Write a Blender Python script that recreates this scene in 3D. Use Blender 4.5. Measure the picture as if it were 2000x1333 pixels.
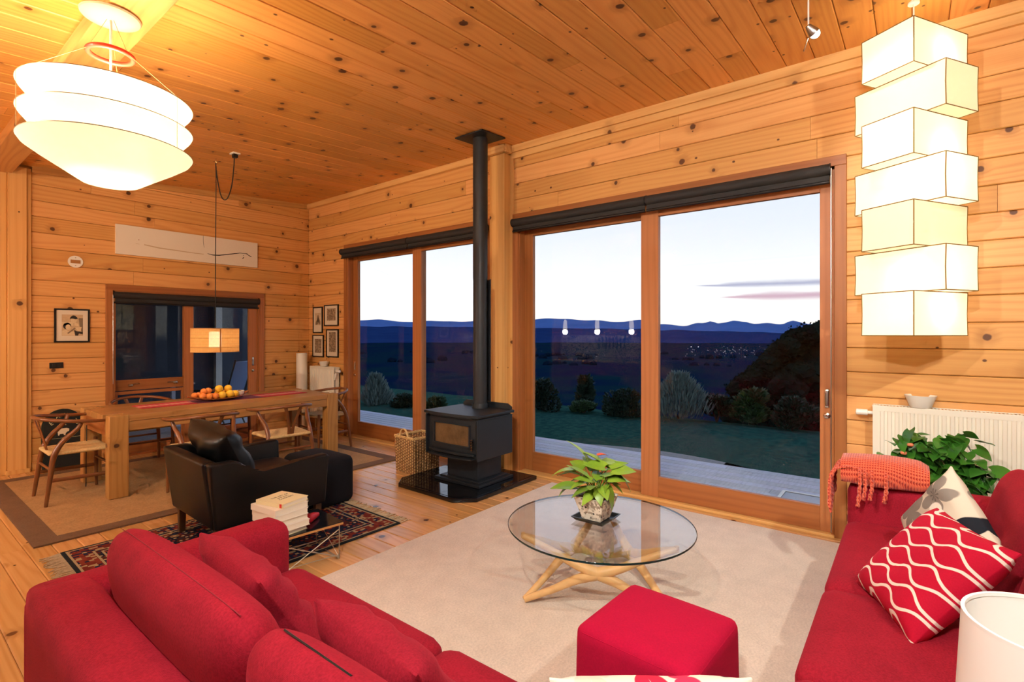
import bpy, bmesh, math, random
from mathutils import Vector, Matrix
for o in list(bpy.data.objects):
    bpy.data.objects.remove(o)
PI = math.pi
RAD = math.radians
scene = bpy.context.scene
COL = scene.collection
rnd = random.Random(7)

def srgb(h):
    h = h.lstrip('#')
    v = [int(h[i:i+2], 16) / 255 for i in (0, 2, 4)]
    return tuple((c / 12.92 if c <= .04045 else ((c + .055) / 1.055) ** 2.4) for c in v)

# ------------------------------------------------------------------ camera
HEAD = RAD(38.0)                     # the camera looks 38 degrees from +X towards +Y
cam_d = bpy.data.cameras.new('camera')
cam_d.sensor_width = 36
cam_d.lens = 18.0
cam_d.shift_y = -13.5 / 2000
cam_d.clip_start = .05
cam_d.clip_end = 20000
cam = bpy.data.objects.new('camera', cam_d)
COL.objects.link(cam)
cam.location = (0, 0, 1.5)
cam.rotation_euler = (PI / 2, 0, HEAD - PI / 2)
scene.camera = cam

scene.view_settings.view_transform = 'Standard'
scene.view_settings.look = 'None'
scene.view_settings.gamma = 1
scene.view_settings.use_curve_mapping = False
scene.view_settings.exposure = 0.45
try:
    scene.cycles.use_denoising = True
    scene.cycles.sample_clamp_indirect = 6
    scene.cycles.max_bounces = 6
    scene.cycles.diffuse_bounces = 3
    scene.cycles.glossy_bounces = 3
    scene.cycles.transmission_bounces = 3
    scene.cycles.transparent_max_bounces = 10
    scene.cycles.use_adaptive_sampling = True
    scene.cycles.adaptive_threshold = .1
    scene.cycles.adaptive_min_samples = 12
    scene.cycles.caustics_reflective = False
    scene.cycles.caustics_refractive = False
except Exception:
    pass

# ------------------------------------------------------------------ small node language
class NT:
    def __init__(self, tree):
        self.t = tree
        self.n = tree.nodes
        self.l = tree.links
    def node(self, typ, **kw):
        nd = self.n.new(typ)
        for k, v in kw.items():
            setattr(nd, k, v)
        return nd
    def put(self, sock, v):
        if v is None:
            return
        if isinstance(v, bpy.types.NodeSocket):
            self.l.new(v, sock)
        else:
            if isinstance(v, (tuple, list)) and sock.type == 'RGBA' and len(v) == 3:
                v = (*v, 1)
            sock.default_value = v
    def m(self, op, a, b=None, c=None, clamp=False):
        nd = self.node('ShaderNodeMath', operation=op, use_clamp=clamp)
        for i, v in enumerate((a, b, c)):
            if v is not None:
                self.put(nd.inputs[i], v)
        return nd.outputs[0]
    def mix(self, f, a, b):
        nd = self.node('ShaderNodeMix', data_type='RGBA')
        self.put(nd.inputs[0], f)
        self.put(nd.inputs[6], a)
        self.put(nd.inputs[7], b)
        return nd.outputs[2]
    def sep(self, v):
        nd = self.node('ShaderNodeSeparateXYZ')
        self.put(nd.inputs[0], v)
        return nd.outputs
    def comb(self, x, y, z=0.0):
        nd = self.node('ShaderNodeCombineXYZ')
        for i, v in enumerate((x, y, z)):
            self.put(nd.inputs[i], v)
        return nd.outputs[0]
    def smooth(self, v, a, b):
        nd = self.node('ShaderNodeMapRange', interpolation_type='SMOOTHSTEP')
        self.put(nd.inputs[0], v)
        self.put(nd.inputs[1], a)
        self.put(nd.inputs[2], b)
        return nd.outputs[0]
    def noise(self, v, scale, detail=3, rough=.5, dist=0.0):
        nd = self.node('ShaderNodeTexNoise')
        self.put(nd.inputs['Vector'], v)
        nd.inputs['Scale'].default_value = scale
        nd.inputs['Detail'].default_value = detail
        nd.inputs['Roughness'].default_value = rough
        nd.inputs['Distortion'].default_value = dist
        return nd.outputs['Fac'], nd.outputs['Color']
    def voro(self, v, scale, dims='2D', feature='F1', rand=1.0):
        nd = self.node('ShaderNodeTexVoronoi', voronoi_dimensions=dims, feature=feature)
        self.put(nd.inputs['Vector'], v)
        nd.inputs['Scale'].default_value = scale
        nd.inputs['Randomness'].default_value = rand
        return nd.outputs
    def ramp(self, f, stops, interp='LINEAR'):
        nd = self.node('ShaderNodeValToRGB')
        cr = nd.color_ramp
        cr.interpolation = interp
        while len(cr.elements) < len(stops):
            cr.elements.new(.5)
        for e, (p, c) in zip(cr.elements, stops):
            e.position = p
            e.color = (*c, 1)
        self.put(nd.inputs[0], f)
        return nd.outputs[0]
    def obj(self):
        return self.node('ShaderNodeTexCoord').outputs['Object']
    def rand(self):
        return self.node('ShaderNodeObjectInfo').outputs['Random']

def new_mat(name):
    m = bpy.data.materials.new(name)
    m.use_nodes = True
    t = NT(m.node_tree)
    return m, t, t.n['Principled BSDF']

def bump(t, b, h, strength=.3, dist=.005):
    nd = t.node('ShaderNodeBump')
    nd.inputs['Strength'].default_value = strength
    nd.inputs['Distance'].default_value = dist
    t.put(nd.inputs['Height'], h)
    t.l.new(nd.outputs[0], b.inputs['Normal'])

def plain(name, col, rough=.5, metal=0.0, spec=.5, noise=0.0, nscale=8, bumpy=0.0, coat=0.0):
    m, t, b = new_mat(name)
    b.inputs['Roughness'].default_value = rough
    b.inputs['Metallic'].default_value = metal
    b.inputs['Specular IOR Level'].default_value = spec
    b.inputs['Coat Weight'].default_value = coat
    if noise > 0 or bumpy > 0:
        f, _ = t.noise(t.obj(), nscale, 4)
        dark = tuple(c * (1 - noise) for c in col)
        lite = tuple(min(1, c * (1 + noise)) for c in col)
        t.put(b.inputs['Base Color'], t.mix(f, dark, lite))
        if bumpy > 0:
            bump(t, b, f, bumpy)
    else:
        b.inputs['Base Color'].default_value = (*col, 1)
    return m

# ------------------------------------------------------------------ sky and daylight
world = bpy.data.worlds.new('dusk_sky')
scene.world = world
world.use_nodes = True
w = NT(world.node_tree)
bg = w.n['Background']
gen = w.node('ShaderNodeTexCoord').outputs['Generated']
sx, sy, sz = w.sep(gen)
hor = w.m('SQRT', w.m('ADD', w.m('MULTIPLY', sx, sx), w.m('MULTIPLY', sy, sy)))
elev = w.m('DIVIDE', sz, w.m('MAXIMUM', hor, .001))
az = w.m('ARCTAN2', sy, sx)
sky = w.ramp(w.m('MULTIPLY', w.m('ADD', elev, .05), .5), [
    (0.0, (.10, .11, .14)), (.02, (.12, .13, .17)), (.027, (.95, .90, .78)), (.06, (.92, .90, .87)), (.12, (.74, .77, .85)),
    (.25, (.52, .61, .80)), (.5, (.30, .41, .70)), (1.0, (.19, .29, .56))])
# thin streaks of evening cloud low in the sky
warp, _ = w.noise(w.comb(w.m('MULTIPLY', az, 5.0), w.m('MULTIPLY', elev, 40.0), 0), 1.6, 4)
def streak(e0, slope, width, a0, a1, seed):
    wn, _ = w.noise(w.comb(w.m('MULTIPLY', az, 9.0), w.m('MULTIPLY', elev, 60.0), seed), 1.0, 5)
    centre = w.m('ADD', e0, w.m('MULTIPLY', w.m('SUBTRACT', az, .2), slope))
    d = w.m('ABSOLUTE', w.m('SUBTRACT', w.m('SUBTRACT', elev, centre), w.m('MULTIPLY', w.m('SUBTRACT', wn, .5), .006)))
    taper = w.m('MULTIPLY', w.smooth(az, a1, a1 - .12), w.smooth(az, a0, a0 + .1))
    half = w.m('MULTIPLY', taper, w.m('MULTIPLY', width, w.m('ADD', .45, wn)))
    return w.m('MULTIPLY', w.smooth(d, half, 0.0), w.smooth(half, 0.0, width * .25))
s1 = streak(.088, .012, .0085, -.5, .345, 3.0)
s2 = streak(.0665, .004, .012, -.4, .30, 11.0)
sky = w.mix(w.m('MULTIPLY', s1, .75), sky, (.27, .28, .44))
sky = w.mix(w.m('MULTIPLY', s2, .8), sky, (.50, .27, .36))
w.l.new(sky, bg.inputs['Color'])
bg.inputs['Strength'].default_value = 1.0

# ------------------------------------------------------------------ mesh helpers
FLAT = []          # meshes built of flat faces keep their edges crisp
def new_bm():
    return bmesh.new()

def add_box(bm, x0, x1, y0, y1, z0, z1):
    vs = [bm.verts.new(p) for p in ((x0, y0, z0), (x1, y0, z0), (x1, y1, z0), (x0, y1, z0),
                                    (x0, y0, z1), (x1, y0, z1), (x1, y1, z1), (x0, y1, z1))]
    fs = [bm.faces.new([vs[i] for i in f]) for f in ((3, 2, 1, 0), (4, 5, 6, 7), (0, 1, 5, 4), (1, 2, 6, 5), (2, 3, 7, 6), (3, 0, 4, 7))]
    return vs, fs

def box_bm(x0, x1, y0, y1, z0, z1, bev=0.0, seg=2):
    bm = new_bm()
    FLAT.append(bm)
    add_box(bm, min(x0, x1), max(x0, x1), min(y0, y1), max(y0, y1), min(z0, z1), max(z0, z1))
    if bev > 0:
        bmesh.ops.bevel(bm, geom=list(bm.edges), offset=bev, segments=seg, profile=.5, affect='EDGES')
    return bm

def boxes_bm(lst, bev=0.0):
    bm = new_bm()
    FLAT.append(bm)
    for b in lst:
        add_box(bm, *b)
    if bev > 0:
        bmesh.ops.bevel(bm, geom=list(bm.edges), offset=bev, segments=2, profile=.5, affect='EDGES')
    return bm

def soft_bm(sx, sy, sz, r, n=8, fn=None):
    """rounded box centred at the origin, n cells a side; fn(co) may move every vertex"""
    bm = new_bm()
    hx, hy, hz = sx / 2, sy / 2, sz / 2
    seen = {}
    def vert(u, v, w_):
        k = (round(u * n), round(v * n), round(w_ * n))
        if k in seen:
            return seen[k]
        def sp(q):      # crowd the cells towards the edges
            s = 2 * q - 1
            return math.copysign(abs(s) ** .7, s)
        p = Vector((sp(u) * hx, sp(v) * hy, sp(w_) * hz))
        rr = min(r, hx, hy, hz)
        inner = Vector((max(-hx + rr, min(hx - rr, p.x)), max(-hy + rr, min(hy - rr, p.y)), max(-hz + rr, min(hz - rr, p.z))))
        d = p - inner
        q = inner + (d.normalized() * rr if d.length > 1e-9 else d)
        if fn:
            q = fn(q)
        seen[k] = bm.verts.new(q)
        return seen[k]
    for i in range(n):
        for j in range(n):
            a, b, c, d = i / n, (i + 1) / n, j / n, (j + 1) / n
            for f in (((a, c, 0), (a, d, 0), (b, d, 0), (b, c, 0)), ((a, c, 1), (b, c, 1), (b, d, 1), (a, d, 1)),
                      ((a, 0, c), (b, 0, c), (b, 0, d), (a, 0, d)), ((a, 1, c), (a, 1, d), (b, 1, d), (b, 1, c)),
                      ((0, a, c), (0, a, d), (0, b, d), (0, b, c)), ((1, a, c), (1, b, c), (1, b, d), (1, a, d))):
                bm.faces.new([vert(*p) for p in f])
    return bm

def add_tube(bm, pts, rad, n=8, caps=True, flat=None):
    """sweep a circle (or an ellipse: flat = (k, axis)) along pts; rad is a number or a list"""
    pts = [Vector(p) for p in pts]
    k = len(pts)
    rads = rad if isinstance(rad, (list, tuple)) else [rad] * k
    rings = []
    up = None
    for i, p in enumerate(pts):
        tan = (pts[min(i + 1, k - 1)] - pts[max(i - 1, 0)])
        tan = tan.normalized() if tan.length > 1e-9 else Vector((0, 0, 1))
        if up is None:
            up = Vector((0, 0, 1)) if abs(tan.z) < .95 else Vector((1, 0, 0))
        a = tan.cross(up)
        if a.length < 1e-6:
            a = tan.cross(Vector((1, .3, 0)))
        a.normalize()
        b = a.cross(tan).normalized()
        up = b
        ring = []
        for j in range(n):
            t = 2 * PI * j / n
            off = a * math.cos(t) * rads[i] + b * math.sin(t) * rads[i]
            if flat:
                ax = Vector(flat[1]).normalized()
                off -= ax * off.dot(ax) * (1 - flat[0])
            ring.append(bm.verts.new(p + off))
        rings.append(ring)
    for i in range(k - 1):
        for j in range(n):
            bm.faces.new((rings[i][j], rings[i][(j + 1) % n], rings[i + 1][(j + 1) % n], rings[i + 1][j]))
    if caps:
        bm.faces.new(rings[0][::-1])
        bm.faces.new(rings[-1])

def tube_bm(pts, rad, n=8, **kw):
    bm = new_bm()
    add_tube(bm, pts, rad, n, **kw)
    return bm

def spline(pts, n=6):
    """Catmull-Rom through pts"""
    P = [Vector(p) for p in pts]
    out = []
    for i in range(len(P) - 1):
        a, b, c, d = P[max(i - 1, 0)], P[i], P[i + 1], P[min(i + 2, len(P) - 1)]
        for k in range(n):
            t = k / n
            out.append(.5 * ((2 * b) + (c - a) * t + (2 * a - 5 * b + 4 * c - d) * t * t + (3 * b - a - 3 * c + d) * t ** 3))
    out.append(P[-1])
    return out

def lerp_list(vals, n):
    out = []
    for i in range(len(vals) - 1):
        for k in range(n):
            out.append(vals[i] + (vals[i + 1] - vals[i]) * k / n)
    out.append(vals[-1])
    return out

def add_lathe(bm, prof, n=32, centre=(0, 0), close=False):
    rings = []
    for r, z in prof:
        if r < 1e-6:
            rings.append([bm.verts.new((centre[0], centre[1], z))])
        else:
            rings.append([bm.verts.new((centre[0] + r * math.cos(2 * PI * j / n), centre[1] + r * math.sin(2 * PI * j / n), z)) for j in range(n)])
    prs = list(zip(rings, rings[1:])) + ([(rings[-1], rings[0])] if close else [])
    for a, b in prs:
        for j in range(n):
            q = [a[j % len(a)], a[(j + 1) % len(a)], b[(j + 1) % len(b)], b[j % len(b)]]
            u = []
            for v in q:
                if v not in u:
                    u.append(v)
            if len(u) >= 3:
                bm.faces.new(u)

def lathe_bm(prof, n=32, **kw):
    bm = new_bm()
    add_lathe(bm, prof, n, **kw)
    return bm

def add_prism(bm, poly, z0, z1, axis='z'):
    """extrude a 2D polygon; axis z: (x, y), axis y: (x, z), axis x: (y, z)"""
    def P(a, b, h):
        return {'z': (a, b, h), 'y': (a, h, b), 'x': (h, a, b)}[axis]
    lo = [bm.verts.new(P(a, b, z0)) for a, b in poly]
    hi = [bm.verts.new(P(a, b, z1)) for a, b in poly]
    k = len(poly)
    bm.faces.new(lo[::-1])
    bm.faces.new(hi)
    for i in range(k):
        bm.faces.new((lo[i], lo[(i + 1) % k], hi[(i + 1) % k], hi[i]))

def prism_bm(poly, z0, z1, axis='z', bev=0.0, seg=2):
    bm = new_bm()
    FLAT.append(bm)
    add_prism(bm, poly, z0, z1, axis)
    if bev > 0:
        bmesh.ops.bevel(bm, geom=list(bm.edges), offset=bev, segments=seg, profile=.5, affect='EDGES')
    return bm

def obj(name, bm, mat, parent=None, loc=None, rot=None, smooth=True, angle=None):
    if angle is None:
        angle = 22 if any(b is bm for b in FLAT) else 48
    FLAT.clear()
    bmesh.ops.recalc_face_normals(bm, faces=list(bm.faces))
    me = bpy.data.meshes.new(name)
    bm.to_mesh(me)
    bm.free()
    if mat:
        me.materials.append(mat)
    if smooth:
        for p in me.polygons:
            p.use_smooth = True
        me.set_sharp_from_angle(angle=RAD(angle))
    o = bpy.data.objects.new(name, me)
    COL.objects.link(o)
    if parent:
        o.parent = parent
    if loc is not None:
        o.location = loc
    if rot is not None:
        o.rotation_euler = rot
    return o

def tag(o, label=None, cat=None, group=None, kind=None):
    if label:
        o['label'] = label
    if cat:
        o['category'] = cat
    if group:
        o['group'] = group
    if kind:
        o['kind'] = kind
    return o

def thing(name, label, cat, loc=(0, 0, 0), rz=0.0, group=None, kind=None):
    e = bpy.data.objects.new(name, None)
    e.empty_display_size = .1
    COL.objects.link(e)
    e.location = loc
    e.rotation_euler = (0, 0, rz)
    return tag(e, label, cat, group, kind)

def struct(name, bm=None, mat=None, loc=None, **kw):
    if bm is None:
        o = bpy.data.objects.new(name, None)
        COL.objects.link(o)
        if loc:
            o.location = loc
    else:
        o = obj(name, bm, mat, loc=loc, **kw)
    o['kind'] = 'structure'
    return o

def copy_tree(o, parent=None):
    c = o.copy()
    COL.objects.link(c)
    c.parent = parent
    for ch in list(o.children):
        if ch.users_collection:
            copy_tree(ch, c)
    return c

def lamp_point(name, loc, watts, col, radius=.04, parent=None, spot=None, aim=None):
    d = bpy.data.lights.new(name, 'SPOT' if spot else 'POINT')
    d.energy = watts
    d.color = col
    d.shadow_soft_size = radius
    o = bpy.data.objects.new(name, d)
    COL.objects.link(o)
    o.location = loc
    if spot:
        d.spot_size = RAD(spot)
        d.spot_blend = .6
        o.rotation_euler = (Vector(aim) - Vector(loc)).to_track_quat('-Z', 'Y').to_euler()
    if parent:
        o.parent = parent
    return o
# ------------------------------------------------------------------ materials
def wood(name, light, dark, knot=(.085, .026, .010), knots=.0, rough=.45, axis='x', grain=1.0, tone=.18, spec=.4, kscale=3.2, warp=44.0):
    """boards and timbers: the grain runs along the object's own axis; every object gets its own piece of tree"""
    m, t, b = new_mat(name)
    x, y, z = t.sep(t.obj())
    if axis == 'z':
        x, y, z = z, x, y
    elif axis == 'y':
        x, y, z = y, x, z
    r = t.rand()
    x = t.m('ADD', x, t.m('MULTIPLY', r, 61.0))
    y = t.m('ADD', y, t.m('MULTIPLY', r, 23.0))
    yz = t.m('ADD', y, t.m('MULTIPLY', z, .7))
    flat = t.comb(x, yz, 0)
    if knots > 0:
        v1 = t.voro(flat, kscale)
        c1 = t.sep(v1['Color'])
        on1 = t.m('GREATER_THAN', c1[0], 1 - knots)
        rad1 = t.m('ADD', .04, t.m('MULTIPLY', c1[1], .06))
        lop = t.noise(flat, 30, 1)[0]
        d1 = t.m('ADD', v1['Distance'], t.m('MULTIPLY', t.m('SUBTRACT', lop, .5), .035))
        v2 = t.voro(t.comb(t.m('ADD', t.m('MULTIPLY', x, .8), 5.3), t.m('ADD', yz, 2.1), 0), kscale * 2.3)
        c2 = t.sep(v2['Color'])
        on2 = t.m('GREATER_THAN', c2[1], 1 - knots * .2)
        rad2 = t.m('ADD', .035, t.m('MULTIPLY', c2[0], .055))
        k1 = t.m('MULTIPLY', t.smooth(d1, t.m('ADD', rad1, .008), t.m('MULTIPLY', rad1, .7)), on1)
        k2 = t.m('MULTIPLY', t.smooth(v2['Distance'], t.m('ADD', rad2, .012), t.m('MULTIPLY', rad2, .6)), on2)
        kk = t.m('MAXIMUM', k1, k2)
        halo = t.m('MULTIPLY', t.smooth(d1, t.m('MULTIPLY', rad1, 3.6), rad1), on1)
        yg = t.m('ADD', yz, t.m('MULTIPLY', halo, .02))
    else:
        yg = yz
    lowf = t.noise(t.comb(t.m('MULTIPLY', x, .5), t.m('MULTIPLY', yg, 3.4), 0), 1.0, 1)[0]
    ring = t.m('ADD', t.m('MULTIPLY', yg, 120.0 * grain), t.m('MULTIPLY', lowf, warp))
    line = t.m('POWER', t.m('ADD', .5, t.m('MULTIPLY', t.m('SINE', ring), .5)), 2.0)
    fine = t.noise(t.comb(t.m('MULTIPLY', x, 2.2), t.m('MULTIPLY', yg, 90.0), 0), 1.0, 2)[0]
    g = t.m('ADD', t.m('MULTIPLY', line, t.m('MULTIPLY', lowf, .55)), t.m('MULTIPLY', fine, .45))
    col = t.mix(g, light, dark)
    # each piece a shade of its own
    sh = t.m('ADD', 1 - tone * .5, t.m('MULTIPLY', t.m('FRACT', t.m('MULTIPLY', r, 7.13)), tone))
    mul = t.node('ShaderNodeMix', data_type='RGBA', blend_type='MULTIPLY')
    mul.inputs[0].default_value = 1
    t.put(mul.inputs[6], col)
    t.put(mul.inputs[7], t.comb(sh, sh, t.m('MULTIPLY', sh, sh)))
    col = mul.outputs[2]
    if knots > 0:
        col = t.mix(t.m('MULTIPLY', halo, .4), col, tuple(c * .6 for c in dark))
        col = t.mix(t.m('MULTIPLY', kk, .92), col, knot)
    t.put(b.inputs['Base Color'], col)
    b.inputs['Roughness'].default_value = rough
    b.inputs['Specular IOR Level'].default_value = spec
    bump(t, b, g, .06, .001)
    return m

M = {}
M['pine'] = wood('pine_wall', srgb('#e8b06a'), srgb('#cb8240'), knots=.5, rough=.5, tone=.22)
M['pine_ceiling'] = wood('pine_ceiling', srgb('#ecab5c'), srgb('#cc7c32'), knots=.6, rough=.42, tone=.26)
M['pine_floor'] = wood('pine_floor', srgb('#e2ad70'), srgb('#c08348'), knots=.25, rough=.27, tone=.3, spec=.5)
M['pine_post'] = wood('pine_post', srgb('#ecb870'), srgb('#d28e46'), knots=.12, rough=.5, axis='z', tone=.1, warp=9.0)
M['pine_beam'] = wood('pine_beam', srgb('#d29a58'), srgb('#ac6c34'), knots=.1, rough=.5, axis='y', tone=.1)
M['pine_trim'] = wood('pine_trim', srgb('#eabb74'), srgb('#c98a47'), knots=.05, rough=.5, axis='y', tone=.1)
M['pine_trim_x'] = wood('pine_trim_x', srgb('#d9a361'), srgb('#b67a3f'), knots=.05, rough=.5, axis='x', tone=.1)
M['cedar_v'] = wood('cedar_upright', srgb('#b87440'), srgb('#94562b'), rough=.45, axis='z', tone=.2, grain=1.4, warp=14.0)
M['cedar_y'] = wood('cedar_along_wall', srgb('#b06c39'), srgb('#8a4e26'), rough=.45, axis='y', tone=.2, grain=1.4, warp=14.0)
M['cedar_x'] = wood('cedar_across', srgb('#b06c39'), srgb('#8a4e26'), rough=.45, axis='x', tone=.2, grain=1.4, warp=14.0)
M['oak_x'] = wood('oak_top', srgb('#bd8a50'), srgb('#8d5d30'), rough=.3, axis='x', tone=.25, knots=.06)
M['oak_z'] = wood('oak_leg', srgb('#c69252'), srgb('#9a6733'), rough=.45, axis='z', tone=.15, knots=.12)
M['chair_wood'] = plain('chair_wood', srgb('#7d4a28'), .32, noise=.25, nscale=14)
M['ash'] = plain('ash_wood', srgb('#e0b478'), .4, noise=.12, nscale=18)
M['ply'] = plain('ply_edge', srgb('#c98f4e'), .5, noise=.15, nscale=40)
M['teak'] = plain('teak_wood', srgb('#9a5a2a'), .4, noise=.3, nscale=14)
M['arm_leg'] = plain('armchair_leg_wood', srgb('#5a3a22'), .4, noise=.2)
M['backing'] = plain('dark_backing', srgb('#5a3616'), .9, noise=.1)
M['board_dark'] = plain('cladding', srgb('#a77340'), .6, noise=.15, nscale=3)
M['white_paint'] = plain('white_paint', srgb('#efe9db'), .45, noise=.01)
M['rad_white'] = plain('radiator_white', srgb('#ebe4d2'), .35, noise=.01)
M['plastic_white'] = plain('plastic_white', srgb('#f1ece0'), .35)
M['ceramic'] = plain('white_ceramic', srgb('#f0eadc'), .3)
M['black'] = plain('black_plastic', srgb('#131313'), .4)
M['cord'] = plain('black_cord', srgb('#1b1511'), .6)
M['steel_black'] = plain('stove_black', srgb('#22252a'), .55, noise=.08, nscale=40, spec=.35)
M['cast_black'] = plain('cast_iron_black', srgb('#1c1f23'), .5, noise=.08, nscale=60, spec=.4)
M['flue'] = plain('flue_black', srgb('#2c2d2f'), .45, noise=.05, spec=.4)
M['tile_black'] = plain('black_tile', srgb('#0d0f13'), .07, noise=.2, nscale=90, spec=.6)
M['chrome'] = plain('chrome', srgb('#c9c6c0'), .18, metal=1.0)
M['lamp_wire'] = plain('lamp_wire', srgb('#a08a52'), .6)
M['wire'] = plain('steel_wire', srgb('#b9ad98'), .42, metal=1.0)
M['brass'] = plain('coil_handle', srgb('#a58c68'), .25, metal=1.0)
M['blind'] = plain('blind_fabric', srgb('#2a2624'), .75, noise=.12, nscale=60)
M['leather'] = None
M['rattan'] = plain('wicker', srgb('#94683c'), .6, noise=.35, nscale=30)
M['rattan_light'] = plain('wicker_stake', srgb('#ddb678'), .6, noise=.2, nscale=30)
M['red_plastic'] = plain('red_plastic', srgb('#d8352a'), .35)
M['paper_page'] = plain('paper_pages', srgb('#efe3cb'), .8, noise=.04, nscale=80)
M['book_cream'] = plain('book_cover_cream', srgb('#efdfae'), .6, noise=.02)
M['book_white'] = plain('book_cover_white', srgb('#f0e4d2'), .55)
M['ink'] = plain('ink', srgb('#4a4235'), .8)
M['ink_black'] = plain('brush_ink', srgb('#181410'), .8)
M['tan_wash'] = plain('tan_wash', srgb('#cdb592'), .8)
M['art_white'] = plain('art_panel_white', srgb('#ece2d0'), .7, noise=.02)
M['frame_black'] = plain('frame_black', srgb('#121212'), .35)
M['mat_board'] = plain('mount_board', srgb('#e2d5bd'), .8)
M['soil'] = plain('coir_soil', srgb('#8a5530'), .95, noise=.5, nscale=60, bumpy=.8)
M['clay'] = plain('terracotta', srgb('#7a4a30'), .8, noise=.2)
M['saucer'] = plain('dark_saucer', srgb('#1d201f'), .35, noise=.2)
M['stem'] = plain('green_stem', srgb('#7fa03a'), .5, noise=.2)
M['granite_grey'] = plain('granite', srgb('#5b5b5b'), .3, noise=.3, nscale=60)
M['steel'] = plain('brushed_steel', srgb('#b5b2aa'), .3, metal=1.0)

def leather():
    m, t, b = new_mat('black_leather')
    f, _ = t.noise(t.obj(), 160, 3)
    t.put(b.inputs['Base Color'], t.mix(f, srgb('#08090b'), srgb('#141517')))
    b.inputs['Roughness'].default_value = .38
    b.inputs['Specular IOR Level'].default_value = .32
    bump(t, b, f, .12, .001)
    return m
M['leather'] = leather()

def fabric(name, c, amt=.3, scale=170, sheen=.3, rough=.9, melange=None):
    """woven cloth: crossed threads and, with melange, yarn of two dyes"""
    m, t, b = new_mat(name)
    o = t.obj()
    x, y, z = t.sep(o)
    wx = t.m('SINE', t.m('MULTIPLY', t.m('ADD', x, z), scale * 12.0))
    wy = t.m('SINE', t.m('MULTIPLY', t.m('SUBTRACT', y, z), scale * 12.0))
    weave = t.m('MULTIPLY', t.m('ADD', wx, wy), .10)
    n1, _ = t.noise(t.comb(t.m('MULTIPLY', x, 1.0), y, z), scale, 3, .7)
    n2, _ = t.noise(o, 9, 3)
    f = t.m('ADD', t.m('MULTIPLY', n1, .8), t.m('MULTIPLY', n2, .3), clamp=True)
    lo = tuple(k * (1 - amt) for k in c) if melange is None else melange
    hi = tuple(min(1, k * (1 + amt * .6)) for k in c)
    t.put(b.inputs['Base Color'], t.mix(t.smooth(f, .25, .85), lo, hi))
    b.inputs['Roughness'].default_value = rough
    b.inputs['Specular IOR Level'].default_value = .15
    b.inputs['Sheen Weight'].default_value = sheen
    b.inputs['Sheen Roughness'].default_value = .4
    b.inputs['Sheen Tint'].default_value = (*[min(1, k * 2 + .02) for k in c], 1)
    bump(t, b, t.m('ADD', weave, n1), .35, .001)
    return m
M['red_sofa'] = fabric('red_sofa_wool', srgb('#9c1b2c'), .34, 150, .25)
M['red_wool2'] = fabric('red_cushion_wool', srgb('#981d2e'), .34, 150, .3)
M['red_pouf'] = fabric('red_ottoman_wool', srgb('#b50f38'), .16, 150, .2)
M['black_wool'] = fabric('black_ottoman_cloth', srgb('#1b1b20'), .3, 150, .25)
M['carpet'] = fabric('cream_carpet_pile', srgb('#dccdbb'), .2, 90, .2)
M['sisal'] = fabric('sisal_weave', srgb('#b48d60'), .3, 70, .0)
M['sisal_edge'] = fabric('sisal_binding', srgb('#7a5e48'), .25, 120, .0)
M['cord_seat'] = fabric('paper_cord', srgb('#d9ba84'), .3, 60, .0)
M['fringe'] = fabric('rug_fringe', srgb('#c2ad8a'), .3, 90, .0)
M['lampshade_white'] = plain('white_shade_cloth', srgb('#f6f2ea'), .8)

def knit():
    m, t, b = new_mat('coral_knit')
    x, y, z = t.sep(t.obj())
    s1 = t.m('SINE', t.m('MULTIPLY', t.m('ADD', x, t.m('MULTIPLY', z, .6)), 420.0))
    s2 = t.m('SINE', t.m('ADD', t.m('MULTIPLY', y, 520.0), t.m('MULTIPLY', s1, 1.2)))
    h = t.m('MULTIPLY', t.m('ADD', s1, s2), .5)
    n, _ = t.noise(t.obj(), 14, 3)
    c = t.mix(t.smooth(h, -.8, .3), srgb('#b03024'), t.mix(n, srgb('#dd5a3c'), srgb('#ec7c58')))
    t.put(b.inputs['Base Color'], c)
    b.inputs['Roughness'].default_value = .95
    b.inputs['Specular IOR Level'].default_value = .1
    b.inputs['Sheen Weight'].default_value = .3
    bump(t, b, h, .6, .004)
    return m
M['knit'] = knit()

def waves():
    """white ogee lines printed on a red cushion cover"""
    m, t, b = new_mat('red_wave_print')
    x, y, z = t.sep(t.obj())
    P = .105
    k = 2 * PI / .17
    s = t.m('MULTIPLY', t.m('SINE', t.m('MULTIPLY', x, k)), .0165)
    def lines(off, sgn):
        q = t.m('DIVIDE', t.m('ADD', y, t.m('MULTIPLY', s, sgn)), P)
        fr = t.m('SUBTRACT', t.m('FRACT', t.m('ADD', q, off + 20)), .5)
        return t.smooth(t.m('ABSOLUTE', fr), .062, .045)
    mk = t.m('MAXIMUM', lines(0.0, 1.0), lines(.5, -1.0))
    n, _ = t.noise(t.obj(), 220, 2)
    red = t.mix(n, srgb('#b00a2a'), srgb('#c91236'))
    t.put(b.inputs['Base Color'], t.mix(mk, red, srgb('#efe0cf')))
    b.inputs['Roughness'].default_value = .8
    b.inputs['Specular IOR Level'].default_value = .2
    bump(t, b, n, .2, .001)
    return m
M['wave_print'] = waves()

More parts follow.
